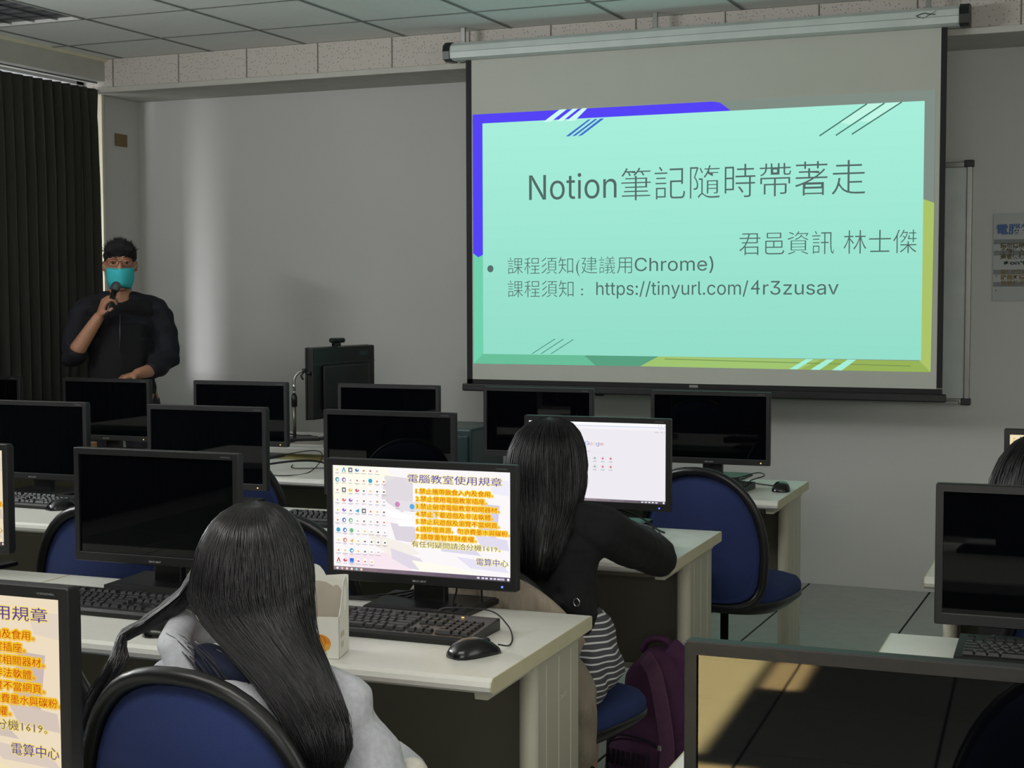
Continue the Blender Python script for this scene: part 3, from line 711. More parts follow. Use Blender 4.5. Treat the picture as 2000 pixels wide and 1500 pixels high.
# ================================================================== KEYBOARDS
def key_mesh(wd, dp=.0165, h=.0062):
    a, b, e, f = wd/2, dp/2, wd/2-.0026, dp/2-.0024
    m = MB(); m.loft([[(-a, -b, 0), (a, -b, 0), (a, b, 0), (-a, b, 0)], [(-e, -f+.001, h), (e, -f+.001, h), (e, f+.0008, h), (-e, f+.0008, h)]], True, False)
    return m
def key_layout():
    K = []; P = .0190; x0 = -.213
    def row(xs, y, ws):
        x = xs
        for w_ in ws:
            if w_ > 0: K.append((x+w_*P/2, y, w_*P-.0022))
            x += abs(w_)*P
    ys = [.052, .022, .003, -.016, -.035, -.054]
    row(x0, ys[0], [1, -1, 1, 1, 1, 1, -.5, 1, 1, 1, 1, -.5, 1, 1, 1, 1])
    row(x0, ys[1], [1]*13+[2]); row(x0, ys[2], [1.5]+[1]*12+[1.5]); row(x0, ys[3], [1.75]+[1]*11+[2.25])
    row(x0, ys[4], [2.25]+[1]*10+[2.75]); row(x0, ys[5], [1.25, 1.25, 1.25, 6.25, 1.25, 1.25, 1.25, 1.25])
    x1 = x0+15.3*P
    row(x1, ys[0], [1, 1, 1]); row(x1, ys[1], [1, 1, 1]); row(x1, ys[2], [1, 1, 1]); row(x1, ys[4], [-1, 1]); row(x1, ys[5], [1, 1, 1])
    x2 = x1+3.3*P
    row(x2, ys[1], [1]*4); row(x2, ys[2], [1]*4); row(x2, ys[3], [1]*4); row(x2, ys[4], [1]*4); row(x2, ys[5], [2, 1, 1])
    return K
KL = key_layout(); KM = {}
def kz(y): return .0165+.062*(y+.085)
def kb_body():
    m = MB(); a = .226
    prof = [(-.085, .0), (-.085, .010), (-.078, .0155), (.074, .026), (.084, .025), (.086, .018), (.086, .0)]
    m.loft([[(x, y, z) for y, z in prof] for x in (-a, -a+.003)]+[[(x, y, z) for y, z in prof] for x in (a-.003, a)], True, False)
    return m
KB_BODY = kb_body().mesh('body')
joined = MB()
for x, y, wd in KL:
    k = key_mesh(wd); joined.add([(p[0]+x, p[1]+y, p[2]+kz(y)-.0015) for p in k.v], k.f)
JK = joined.mesh('keys')
def keyboard(u, v, rot, label, fine, led=True):
    t = thing('keyboard', label, 'keyboard', D(u, v, .7405), DY+rot, 'black keyboards on the desks')
    obj('body', KB_BODY, M_BLK2, t)
    if fine:
        for x, y, wd in KL:
            q = round(wd, 4)
            if q not in KM: KM[q] = key_mesh(wd).mesh('key')
            obj('key', KM[q], M_KEY, t, (x, y, kz(y)-.0015), (R(3.6), 0, 0))
    else: obj('keys', JK, M_KEY, t, kind='stuff')
    if led: obj('indicator_light', MB().bbox(-.003, .003, -.0015, .0015, 0, .0015, .0005, 1), M_LED, t, (.152, .058, .0255))
    return t
keyboard(-1.395, 2.852, R(-1), 'black keyboard in front of the lit rules monitor, beside the white paper box', True)
keyboard(-2.085, 2.83, R(-1), 'black keyboard left of the long-haired woman, below the switched-off monitor', True)
keyboard(-.018, 3.045, 0, 'black keyboard on the pale desk at the right edge of the photo', True, False)
keyboard(-1.435, 4.15, R(-4), 'keyboard partly hidden by the arm of the black-cardigan woman', False)
keyboard(-2.16, 4.13, 0, 'keyboard behind the blue chair, left of the lit rules monitor', False, False)
keyboard(-3.45, 4.17, R(-3), 'keyboard on the second-row desk near the left edge of the photo', False, False)
keyboard(-1.385, 5.36, R(-5), 'keyboard on the front-row desk below the projection screen, right of the others', False, False)
keyboard(-3.42, 5.30, R(4), 'keyboard among tangled cables on the front-row desk by the microphone stand', False, False)

# ================================================================== MICE
def mouse_proto():
    t = thing('computer_mouse', '', 'mouse')
    m = MB(); rings = []
    prof = [(-.056, .012, .006), (-.052, .022, .016), (-.040, .030, .027), (-.020, .033, .034), (.0, .032, .0355), (.02, .030, .031), (.038, .0275, .022), (.050, .023, .013), (.056, .015, .007)]
    for y, hw, h in prof:
        rings.append([(hw*math.copysign(abs(math.cos(a))**.75, math.cos(a)), y, max(0, h*math.sin(a)) if math.sin(a) > 0 else 0.0) for a in [math.pi*k/12 for k in range(13)]]+[(x, y, 0) for x in (-hw*.6, 0, hw*.6)])
    m.loft(rings, True, True); obj('shell', m, M_GLOSS, t)
    obj('button_seam', MB().tube([(0, .012, .0338), (0, .03, .0272), (0, .046, .0170), (0, .054, .0100)], .0007, 6), M_BLK2, t)
    obj('scroll_wheel', MB().tube([(-.003, 0, 0), (.003, 0, 0)], .0085, 14), mat('wheel_rubber', (34, 34, 36), .6), t, (0, .030, .0215))
    return t
mouse0 = mouse_proto()
mouse0['group'] = 'black wired mice'
MICE = [(-1.135, 2.712, -32, 'glossy black mouse at the front right corner of the paper box desk'),
        (-1.832, 2.66, 25, 'black mouse by the elbow of the long-haired woman'),
        (-1.135, 4.035, -18, 'black mouse beside the elbow of the black-cardigan woman'),
        (-1.052, 5.40, 5, 'black mouse on the desk end nearest the projection screen'),
        (-3.205, 4.11, -20, 'black mouse on the left second-row desk, next to its keyboard'),
        (-3.18, 5.24, -60, 'black mouse near tangled cables, right of the orange power light monitor'),
        (-2.56, 5.24, 70, 'black mouse on the front-row desk just left of the wide dark monitor')]
for i, (u, v, a, lab) in enumerate(MICE):
    if i == 0: mouse0.location = D(u, v, .7402); mouse0.rotation_euler = (0, 0, DY+R(a)); mouse0['label'] = lab
    else: dup(mouse0, D(u, v, .7402), DY+R(a), lab)

def cable(pts, r, label, m=None, frame=True, cat='cable'):
    P = [D(*p) if frame else Vector(p) for p in pts]
    return tag(obj('cable', MB().tube(spline(P, 7), r, 8), m or M_CABLE), label, cat)
Zt = .7425
cable([(-1.103, 2.762, .752), (-1.095, 2.80, Zt), (-1.115, 2.87, Zt), (-1.148, 2.925, .755), (-1.20, 2.955, .775), (-1.30, 2.965, .772), (-1.34, 3.0, .756), (-1.33, 3.07, .757), (-1.37, 3.14, .745)], .0016, 'thin mouse cable curling behind the keyboard on the paper box desk')
cable([(-1.38, 3.12, .80), (-1.34, 3.10, .79), (-1.325, 3.05, .77), (-1.315, 3.02, .757), (-1.31, 3.06, .757)], .0022, 'cable looping down beside the neck of the lit rules monitor')
for k, (a, b) in enumerate(((.0, .006), (.012, .0), (.024, -.006))):
    cable([(-1.38, 3.125, .80), (-1.48, 3.115+a, .757-b), (-1.60, 3.10+a, Zt+.002), (-1.68, 3.115-b, Zt+.002), (-1.75, 3.12, Zt+.001)], .0026, ('topmost', 'middle', 'lowest')[k]+' of three black cables left of the lit rules monitor neck')
cable([(-1.292, 3.10, .84), (-1.294, 3.135, .79), (-1.297, 3.147, .73), (-1.30, 3.15, .58)], .0026, 'black cable dropping behind the right side of the lit rules monitor')
cable([(-2.19, 3.12, .80), (-2.15, 3.13, .772), (-2.12, 3.13, .765)], .0028, 'short cable behind the switched-off monitor, over the blue chair')
cable([(-1.127, 4.09, .75), (-1.15, 4.16, Zt), (-1.19, 4.24, .760), (-1.26, 4.30, .765), (-1.36, 4.32, .80), (-1.42, 4.39, .80)], .002, 'thin mouse cable before the lit web search monitor')
cable([(-1.42, 4.42, .80), (-1.30, 4.40, .775), (-1.22, 4.34, .747), (-1.18, 4.28, .747)], .003, 'black cable looping right of the web search monitor neck')
cable([(-1.45, 4.25, .765), (-1.36, 4.27, .768), (-1.26, 4.29, .766), (-1.20, 4.23, .766)], .0038, 'thick black cable lying across the top of the half-hidden keyboard')
cable([(-1.052, 5.46, .75), (-1.12, 5.52, Zt), (-1.20, 5.55, .750), (-1.16, 5.62, .765), (-1.20, 5.68, .768), (-1.27, 5.62, .752), (-1.37, 5.66, Zt)], .0022, 'mouse cable curling on the desk end below the projection screen')
cable([(-1.62, 5.69, .748), (-1.52, 5.66, .745), (-1.42, 5.67, .76), (-1.38, 5.70, .79)], .003, 'black cable left of the monitor neck below the projection screen')
cable([(-3.22, 5.18, .752), (-3.05, 5.36, .775), (-2.96, 5.46, .765), (-2.86, 5.36, Zt), (-2.76, 5.20, Zt)], .0045, 'thick black cable crossing the front-row desk by the microphone stand')
cable([(-3.30, 5.36, .76), (-3.16, 5.44, .785), (-3.05, 5.56, .80), (-2.98, 5.50, .78), (-2.93, 5.30, Zt), (-2.97, 5.16, Zt), (-3.12, 5.20, Zt)], .002, 'thin black cable forming a wide loop on the front-row desk')
cable([(-2.60, 5.28, .75), (-2.72, 5.34, Zt), (-2.86, 5.42, .748), (-3.05, 5.40, Zt), (-3.12, 5.50, Zt)], .002, 'thin mouse cable stretching across the front-row desk')
cable([(-4.23, 5.50, .775), (-4.15, 5.47, .785), (-4.05, 5.46, .770), (-3.98, 5.44, .745)], .003, 'white cable arching under the monitor in front of the standing man', mat('white_cable', (210, 208, 205), .5))
tag(obj('cardboard_box', MB().bbox(-.042, .042, -.03, .03, 0, .05, .002), mat('cardboard', (176, 134, 96), .8, var=.1, scale=30), loc=D(-4.253, 5.62, .7402), rot=(0, 0, DY)), 'small brown cardboard box under the monitor in front of the standing man', 'box')

# ================================================================== OFFICE CHAIRS
def outline(n=48, hw=.218, zb=.425, zt=.875):
    pts = []
    zc = .60
    for k in range(n):
        a = 2*math.pi*k/n; c, s = math.cos(a), math.sin(a)
        if s >= 0: x = hw*math.copysign(abs(c)**.86, c); z = zc+(zt-zc)*abs(s)**.95
        else: x = hw*math.copysign(abs(c)**.42, c)*.985; z = zc-(zc-zb)*abs(s)**.55
        pts.append((x, z))
    return pts
def curve_y(x): return .045*(x/.22)**2
def dome(sign, thick, kmax=1.0):
    o = outline(); rings = []
    for k in [kmax, .985*kmax, .93, .85, .7, .5, .3, .12]:
        b = thick*(1-(k/kmax)**5)**.6 if k < kmax else 0
        rings.append([(x*k, curve_y(x*k)+sign*b, .64+(z-.64)*k) for x, z in o])
    m = MB(); m.loft(rings, False, True); n = len(o); q = len(rings)-1
    m.add(rings[-1], [tuple(range(n))], True); return m
def chair_proto():
    t = thing('office_chair', '', 'chair')
    B = -.235     # the back stands behind the seat
    def sh(mb): mb.v = [(x, y+B-.05*(z-.6), z) for x, y, z in mb.v]; return mb
    obj('back_cushion', sh(dome(1, .055)), M_BLUE, t)
    obj('back_panel', sh(dome(-1, .012, .94)), M_BLUE, t)
    o = outline()
    obj('back_rim', sh(MB().tube([(x*1.0, curve_y(x)-.006, .64+(z-.64)*1.0) for x, z in o], .0145, 10, closed=True)), M_RIM, t)
    obj('back_support', MB().tube(spline([(0, -.02, .40), (0, -.20, .40), (0, -.275, .44), (0, -.262, .62)], 5), .016, 8), M_RIM, t)
    s = MB(); n = 40; rings = []
    so = [(.235*math.copysign(abs(math.cos(2*math.pi*k/n))**.6, math.cos(2*math.pi*k/n)), .22*math.copysign(abs(math.sin(2*math.pi*k/n))**.6, math.sin(2*math.pi*k/n))) for k in range(n)]
    for kk, z in ((1, .435), (1.01, .452), (1.0, .470), (.95, .486), (.8, .496), (.4, .492), (.08, .490)): rings.append([(x*kk, y*kk+.01, z-.10*max(0, y*kk-.12)) for x, y in so])
    s.loft(rings, True, True); obj('seat_cushion', s, M_BLUE, t)
    s = MB(); s.loft([[(x*kk, y*kk+.01, z-.10*max(0, y*kk-.12)) for x, y in so] for kk, z in ((.5, .392), (.9, .400), (1.015, .425), (1.02, .440), (.98, .444))], True, True)
    obj('seat_shell', s, M_RIM, t)
    obj('gas_column', MB().lathe([(.014, .395), (.014, .24), (.026, .24), (.026, .07), (.032, .07), (.032, .055)], n=16), M_RIM, t)
    for k in range(5):
        a = 2*math.pi*k/5+.3; c, s_ = math.cos(a), math.sin(a)
        lg = obj('leg', MB().tube([(0, 0, .095), (c*.13, s_*.13, .088), (c*.26, s_*.26, .068)], [.022, .018, .013], 8), M_RIM, t)
        obj('caster', MB().tube([(c*.26-s_*.016, s_*.26+c*.016, .027), (c*.26+s_*.016, s_*.26-c*.016, .027)], .025, 14), M_BLK2, lg)
    return t
ch0 = chair_proto(); ch0['group'] = 'blue office chairs'
CH = [(-1.278, 2.165, -3, 'blue office chair the woman in the grey hoodie sits on, nearest the camera'),
      (-1.885, 2.43, 0, 'blue office chair behind the nearest lit monitor, left of the hoodie woman'),
      (-2.52, 3.60, 3, 'empty blue office chair seen around the lower left of the dark monitor'),
      (-1.985, 3.66, 0, 'empty blue office chair between the hoodie woman and the lit rules monitor'),
      (-1.285, 3.50, -14, 'blue office chair under the black-cardigan woman, seat showing by the purple backpack'),
      (-1.170, 5.02, -9, 'empty blue office chair at the front-row desk below the projection screen'),
      (-2.99, 5.03, 0, 'empty office chair in shadow behind the monitor with orange power light'),
      (.035, 3.62, 0, 'blue office chair at the right edge, under the half-hidden person'),
      (.02, 1.24, 0, 'empty blue office chair before the nearest switched-off monitor, only reflected')]
for i, (u, v, a, lab) in enumerate(CH):
    if i == 0: ch0.location = D(u, v); ch0.rotation_euler = (0, 0, DY+R(a)); ch0['label'] = lab
    else:
        c_ = dup(ch0, D(u, v), DY+R(a), lab)
        if i == 4: c_.scale = (1, 1, .935)      # this seat is lowered

# ================================================================== PAPER BOX
bx = thing('paper_box', 'open white paper cake box with an orange bun picture, beside the keyboard', 'box', D(-1.366, 2.583, .7402), DY+R(14))
M_CARD = mat('white_card', (226, 225, 214), .7, var=.01); M_CARDIN = mat('card_inside', (186, 178, 164), .8, var=.02)
bw, bd, bh = .125, .082, .083
obj('front_wall', MB().box(-bw, 0, 0, .0012, 0, bh), M_CARD, bx)
obj('side_wall', MB().prism([(0, 0), (bd, 0), (bd, .125), (.066, .150), (.052, .152), (.040, .146), (.030, .128), (.016, .10), (0, .084)], 0, .0012, rz3(R(90))), M_CARD, bx)
obj('far_side_wall', MB().prism([(0, 0), (bd, 0), (bd, .125), (.066, .150), (.052, .152), (.040, .146), (.030, .128), (.016, .10), (0, .084)], bw-.0012, bw, rz3(R(90))), M_CARD, bx)
ov = [(.050+.010*math.cos(2*math.pi*k/20), .112+.026*math.sin(2*math.pi*k/20)) for k in range(20)]
obj('handle_hole', MB().prism(ov, -.0006, -.0001, rz3(R(90))), mat('card_bright', (244, 243, 234), .8), bx)
bp = [(-bw, 0), (0, 0), (0, .152), (-.006, .153), (-.046, .150), (-.050, .158), (-.058, .168), (-.066, .172), (-bw, .172)]
obj('back_wall', MB().prism(bp, bd-.0012, bd), M_CARD, bx)
obj('inner_flap', MB().prism([(-bw, .0), (-.002, 0), (-.004, .095), (-.010, .116), (-.022, .131), (-.027, .131), (-.029, .127), (-.046, .137), (-.062, .139), (-bw, .139)], bd-.005, bd-.0016), M_CARDIN, bx)
obj('bottom', MB().box(-bw, 0, 0, bd, 0, .0012), M_CARD, bx)
bun = Art(.0002)
bun.disc(-.040, .030, .0235, .0185, (232, 168, 62), 1, 28)
bun.poly([(-.040+.0235*math.cos(a), .030+.0185*math.sin(a)) for a in [math.pi*k/14 for k in range(15)]], (226, 142, 36), 2)
sp_ = [(-.046+(.0155-.0011*k)*math.cos(.42*k+2.6), .036+(.0098-.0007*k)*math.sin(.42*k+2.6)) for k in range(14)]
for a, b in zip(sp_, sp_[1:]): bun.line(a, b, .0014, (176, 88, 18), 3)
sp_ = [(-.044+.017*math.cos(a), .034+.0125*math.sin(a)) for a in [math.pi*(1.35-.1*k) for k in range(17)]]
for a, b in zip(sp_, sp_[1:]): bun.line(a, b, .0013, (186, 98, 22), 3)
bun.build('bun_print', A_PAPER, bx, (0, -.0003, 0))
pr = Art(.0002)
for k, s in enumerate(('烘焙', '日')): pr.text(s, .012+.004*k, .040-.020*k, .013, .030-.012*k, (188, 178, 158), 1)
pr.build('side_print', A_PAPER, bx, (.0003, 0, 0), (0, 0, R(90)))

# phone-like dark object standing at the elbow is the second mouse; teacher's corner next
# ================================================================== TEACHER'S CORNER
td = thing('teacher_desk', 'teacher desk with microphone stand against the front wall, mostly hidden by monitors', 'desk', (0, 0, 0))
obj('desktop', MB().bbox(-4.42, -3.40, 6.02, 6.74, .712, .742, .005), M_TOP, td)
obj('front_panel', MB().bbox(-4.38, -3.44, 6.06, 6.08, .05, .712, .002), mat('panel_ochre', (196, 180, 120), .6), td)
for x in (-4.40, -3.46): obj('side_panel', MB().bbox(x, x+.04, 6.06, 6.70, 0, .712, .003), M_LEG, td)
cb = thing('steel_cabinet', 'low dark teal steel cabinet standing against the front wall, left of the screen', 'cabinet', (-3.20, 6.82, 0))
M_TEAL = mat('teal_enamel', (46, 66, 68), .35, var=.05)
obj('body', MB().bbox(-.16, .16, -.20, .20, .02, .80, .012), M_TEAL, cb)
obj('door', MB().bbox(-.145, .145, -.212, -.198, .04, .765, .004), M_TEAL, cb)
obj('handle', MB().bbox(-.03, .03, -.218, -.208, .66, .70, .004), M_BLK2, cb)
obj('plinth', MB().box(-.15, .15, -.19, .19, 0, .02), M_BLK2, cb)
# turned-away monitor with a webcam
ang = R(86)
tm = thing('teacher_monitor', 'larger black monitor turned away, with a webcam clipped on its top edge', 'monitor', (-3.69, 6.52, .742), ang)
obj('rear_cover', MB().bbox(-.275, .275, -.010, .028, .11, .455, .006), M_BLK2, tm)
obj('rear_bulge', MB().bbox(-.20, .20, -.030, -.006, .15, .37, .012), M_BLK2, tm)
obj('rear_band', MB().bbox(-.272, .272, -.0125, -.009, .375, .380, .001), mat('band_grey', (40, 42, 46), .4), tm)
obj('screen_frame', MB().bbox(-.277, .277, .026, .036, .108, .457, .003), M_BLK, tm)
obj('neck', MB().bbox(-.03, .03, -.045, -.012, .005, .25, .004), M_BLK2, tm)
obj('base', MB().bbox(-.13, .13, -.12, .08, 0, .012, .004), M_BLK2, tm)
obj('side_knob', MB().lathe([(.0, 0), (.009, 0), (.009, .012), (0, .012)], n=12), M_BLK2, tm, (-.278, .01, .335), (0, R(-90), 0))
tl = Art(); tl.rect(.13, .21, .405, .432, (48, 54, 60), 1); tl.text('BenQ', .140, .411, .020, .056, (78, 86, 92), 2); tl.build('rear_label', A_PAPER, tm, (0, -.0102, 0))
wc = thing('webcam', 'small black webcam clipped on top of the turned-away monitor', 'webcam', (-3.688, 6.46, 1.199), R(60))
obj('camera_bar', MB().bbox(-.042, .042, -.012, .014, .018, .042, .009), M_BLK2, wc)
obj('lens', MB().lathe([(0, 0), (.008, 0), (.007, .004), (0, .004)], n=16), M_GLOSS, wc, (0, -.012, .030), (R(90), 0, 0))
obj('clip', MB().bbox(-.016, .016, -.012, .03, .0005, .018, .004), M_BLK2, wc)
# microphone stand
ms = thing('microphone_stand', 'silver desktop microphone stand with bent gooseneck and an empty black clip', 'microphone stand', (-3.79, 6.22, .742), R(34))
obj('base', MB().bbox(-.115, .115, -.07, .07, 0, .026, .004), M_BLK2, ms)
obj('pole', MB().tube([(0, 0, .02), (0, 0, .20)], .0085, 14), mat('brushed_steel', (120, 116, 110), .35, metal=.8), ms)
obj('grip', MB().lathe([(.008, .172), (.014, .176), (.014, .220), (.009, .236), (.006, .236)], n=16), M_BLK2, ms)
obj('upper_pole', MB().tube([(0, 0, .236), (0, 0, .250)], .006, 12).tube([(0, 0, .252), (0, 0, .290)], .007, 12), M_CHROME, ms)
obj('gooseneck', MB().tube(spline([(0, 0, .285), (.001, 0, .302), (.008, 0, .322), (.026, 0, .340), (.044, 0, .346)], 5), .0062, 10), mat('gooseneck_steel', (150, 150, 148), .35, metal=.8), ms)
obj('clip', MB().lathe([(.0, 0), (.012, 0), (.012, .016), (0, .016)], (.05, 0, .340), 14).tube(spline([(.047, 0, .340), (.036, 0, .326), (.038, 0, .312), (.046, 0, .304)], 4), .005, 8).tube(spline([(.054, 0, .340), (.066, 0, .326), (.066, 0, .312), (.056, 0, .302)], 4), .005, 8), M_BLK2, ms)
for k, (x, y, a, w_, lab) in enumerate(((-3.92, 6.40, 20, .20, 'white notebook lying behind the microphone stand'), (-3.66, 6.18, 8, .17, 'pale booklet lying right of the microphone stand'))):
    b = thing('notebook', lab, 'notebook', (x, y, .742), R(a))
    obj('pages', MB().bbox(-w_/2+.003, w_/2-.003, -.09, .09, .001, .012, .001), mat('pages', (212, 210, 206), .8), b)
    obj('cover', MB().bbox(-w_/2, w_/2, -.094, .094, .012, .0135, .0005, 1).box(-w_/2, w_/2, -.094, .094, 0, .001), mat('cover_%d' % k, ((196, 196, 200), (150, 140, 132))[k], .6), b)
rnd = random.Random(11)
TC = ['behind the microphone stand', 'right of the microphone stand base', 'under the webcam monitor', 'over the pale booklet', 'along the back of the teacher desk']
for k in range(5):
    x, y = -3.95+.09*k, 6.42-.03*k; P = []
    for q in range(6): P.append((x+.075*q+rnd.uniform(-.02, .02), y+rnd.uniform(-.14, .12), .7585+rnd.uniform(0, .012) if k == 3 else .747+.004*k+rnd.uniform(0, .018)))
    cable([(min(p[0], -3.43), p[1], p[2]) for p in P], .0035, 'tangled black cable on the teacher desk, '+TC[k], frame=False)

# ================================================================== PEOPLE
M_HOOD = mat('hoodie_grey', (188, 190, 196), .9, var=.10, scale=90, bump=.4, bscale=500)
M_NAVY = mat('navy_cloth', (22, 30, 58), .85, var=.15, scale=60, bump=.3, bscale=400)
M_DARK = mat('black_cloth', (7, 7, 10), .9, var=.15, scale=60, bump=.3, bscale=500)
M_JEAN = mat('dark_trousers', (26, 28, 36), .85, var=.1, scale=40)
M_SHOE = mat('shoe_black', (16, 16, 18), .5)
def strands(name, parent, crown, env, n, m, seed, front_stop=None, rad=.0011, jit=.006, ymin=None):
    """many fine strands following an envelope list of (z, centre x, centre y, half width, half depth)"""
    rnd = random.Random(seed); mb = MB(); nseg = 14
    zt = env[0][0]
    def at(z):
        for a, b in zip(env, env[1:]):
            if b[0] <= z <= a[0]:
                t = (a[0]-z)/(a[0]-b[0]+1e-9); return [a[i]+(b[i]-a[i])*t for i in range(5)]
        return env[-1]
    for k in range(n):
        ph = rnd.uniform(math.pi*.96, math.pi*2.04) if front_stop is None else rnd.uniform(0, 2*math.pi)
        zb = env[-1][0]+rnd.random()**2*.10+rnd.uniform(-.012, .01)
        if front_stop is not None and math.sin(ph) > .25: zb = front_stop+rnd.uniform(-.02, .03)
        jr = 1+rnd.uniform(-.02, .035); w1, w2 = rnd.uniform(-jit, jit), rnd.uniform(-jit, jit); sh = rnd.uniform(-.18, .18)
        pts = []; rad_ = []
        for q in range(nseg+1):
            t = q/nseg; z = zt-(zt-zb)*(t**1.5 if t < 1 else 1)
            e = at(z); p = ph+sh*t
            x = e[1]+e[3]*jr*math.cos(p)+w1*math.sin(t*7+k)*t; y = e[2]+e[4]*jr*math.sin(p)+w2*math.cos(t*6+k)*t
            pts.append((x, y, z)); rad_.append(rad*(1-.65*t*t))
        mb.tube(pts, rad_, 4)
    return obj(name, mb, m, parent, kind='stuff')
def adj(env, u0, v0):   # keep the outline while the hair hangs further back
    return [(1.45-(1.45-z)*(v0+cy)/v0, (u0+cx)*(v0+cy)/v0-u0, cy, a*(v0+cy)/v0, b) for z, cx, cy, a, b in env]
def env_loft(env, k=.97, n=28):
    rings = []
    for z, cx, cy, a, b in env:
        rings.append([(cx+a*k*math.cos(2*math.pi*i/n)*(1+.02*math.sin(9*i)), cy+b*k*math.sin(2*math.pi*i/n)*(1+.03*math.sin(7*i+z*20)), z) for i in range(n)])
    return MB().loft(rings, True, True)
M_STR = mat('hair_strand', (26, 25, 27), .32, spec=.6, var=.5, scale=300)
M_STR2 = mat('hair_strand_dark', (7, 7, 9), .36, spec=.5, var=.5, scale=300)

# ---- woman in the grey hoodie (back to the camera), seated
p1 = thing('person', 'seated person with long straight black hair in a light grey hoodie, back turned', 'person', D(-1.29, 2.15), DY)
head = [(0, 0, .935, .045, .05, .05), (0, .01, 1.005, .070, .086, .082)]
face = [[(0, .085, .985, .013, .016, .016)], [(0, .092, .965, .010, .012, .010)], [(-.028, .078, 1.005, .012)], [(.028, .078, 1.005, .012)], [(0, .070, .930, .026, .02, .018)], [(-.07, .0, .985, .008, .016, .024)], [(.07, 0, .985, .008, .016, .024)]]
body = [head, [(0, -.012, .93, .040), (.0, -.02, .82, .044)], [(0, -.01, .52, .145, .10, .09), (0, -.01, .66, .115, .085, .06), (0, -.01, .77, .14, .085, .05)],
        [(-.13, -.01, .79, .042), (.14, -.01, .785, .042)],
        [(.155, 0, .765, .042), (.225, .02, .60, .036), (.16, .22, .615, .030), (.11, .26, .62, .024)], [(-.145, 0, .765, .042), (-.20, .02, .60, .036), (-.15, .22, .615, .030), (-.10, .26, .62, .024)],
        [(.08, 0, .555, .085), (.095, .37, .475, .055), (.10, .42, .30, .045), (.10, .42, .10, .036)], [(-.08, 0, .555, .085), (-.095, .37, .475, .055), (-.10, .42, .30, .045), (-.10, .42, .10, .036)]]
body += hand((.11, .26, .625), (-.5, 1, -.1), (0, 0, -1), 1, .85)+hand((-.10, .26, .625), (.5, 1, -.1), (0, 0, -1), -1, .85)
organic('body', body+face, .006, M_SKIN, p1, 3)
hood = [[(0, -.01, .56, .162, .118, .09), (0, -.012, .66, .142, .108, .06), (.005, -.015, .765, .165, .105, .05)],
        [(-.15, -.01, .79, .052), (0, -.015, .815, .058), (.165, -.01, .785, .054)],
        [(.150, 0, .760, .058), (.195, .01, .69, .060), (.225, .03, .61, .055), (.17, .20, .615, .045), (.13, .24, .62, .036)],
        [(-.150, 0, .760, .056), (-.19, .01, .69, .056), (-.205, .03, .61, .052), (-.16, .20, .615, .045), (-.12, .24, .62, .036)]]
def dr(v, n): return v+n*(.003*math.sin(v.x*55+v.z*38)+.003*math.sin(v.z*70+v.y*40)+.002*noise.noise(v*30))
organic('hoodie', hood, .007, M_HOOD, p1, 4, drape=dr)
ring = []
for k in range(26):
    a = 2*math.pi*k/26; c, s = math.cos(a), math.sin(a)
    ring.append((c*.122-.012, -.015+s*.098, .846-.020*c+(.030*s if s < 0 else .02*s)+(.028 if c < -.6 and s < .2 else 0), .020+.006*(s < 0)))
organic('hood', [ring+[ring[0]], [(-.10, -.10, .80, .05, .028, .042), (.0, -.125, .785, .06, .026, .036), (.09, -.10, .785, .04, .026, .04)]], .006, M_HOOD, p1, 3, drape=dr)
organic('inner_collar', [[(-.07, -.045, .848, .036, .04, .03), (.0, -.062, .838, .045, .035, .03), (.07, -.045, .84, .036, .04, .03)]], .007, M_NAVY, p1, 2, label='navy collar inside the hood')
organic('trousers', [[(.08, 0, .545, .098), (.10, .38, .475, .066), (.105, .42, .30, .056), (.105, .43, .12, .052)], [(-.08, 0, .545, .098), (-.10, .38, .475, .066), (-.105, .42, .30, .056), (-.105, .43, .12, .052)], [(0, -.01, .55, .15, .11, .06)]], .009, M_JEAN, p1)
organic('cuff', [[(.240, .05, .62, .034, .04, .035), (.244, .08, .65, .030, .035, .035)]], .006, mat('cuff_cream', (206, 202, 190), .9, var=.08, scale=80, bump=.3), p1, 3, label='cream cloth showing at the elbow')
for s in (-1, 1): organic('shoe', [[(s*.10, .40, .035, .036, .05, .035), (s*.10, .52, .03, .036, .05, .03)]], .007, M_SHOE, p1)
env1 = [(1.110, 0, -.01, .006, .006), (1.104, 0, -.01, .034, .040), (1.092, -.002, -.01, .052, .064), (1.075, -.002, -.008, .067, .085), (1.045, -.003, -.006, .085, .100), (1.005, -.004, -.006, .0965, .108), (.955, -.008, -.012, .104, .106),
        (.915, .002, -.045, .103, .080), (.885, .018, -.075, .095, .056), (.84, .052, -.105, .085, .040), (.80, .081, -.125, .075, .030), (.76, .106, -.136, .067, .024), (.72, .122, -.142, .055, .020), (.685, .124, -.146, .040, .015), (.665, .122, -.147, .022, .010)]
env1 = adj([(z, x-.003, y, a*.905, b) for z, x, y, a, b in env1], -1.29, 2.15)
M_HAIR1 = mat('black_hair_lit', (17, 16, 18), .34, spec=.6, var=.5, scale=40, stretch=(14, 14, .5), bump=.6, bscale=120)  # lighter copy of the black hair, its lit look put into the colour
hair1 = obj('hair', env_loft(env1, .965), M_HAIR1, p1)
strands('hair_strands', p1, None, env1, 2600, M_STR, 1, front_stop=.90, rad=.0009, jit=.009)
lock = spline([(-.085, -.02, 1.00), (-.112, -.03, .955), (-.155, -.035, .922), (-.200, -.03, .895), (-.236, -.045, .872), (-.222, -.075, .842), (-.245, -.085, .80), (-.270, -.09, .755), (-.282, -.09, .72)], 4)
lr = [.022, .020, .017, .014, .011, .015, .014, .011, .006]
LM = MB(); LM.tube(lock, [lr[min(8, i//4)]*.85 for i in range(len(lock))], 10)
hl = obj('hair_lock', LM, M_HAIR1, p1)
LS = MB(); rnd = random.Random(3)
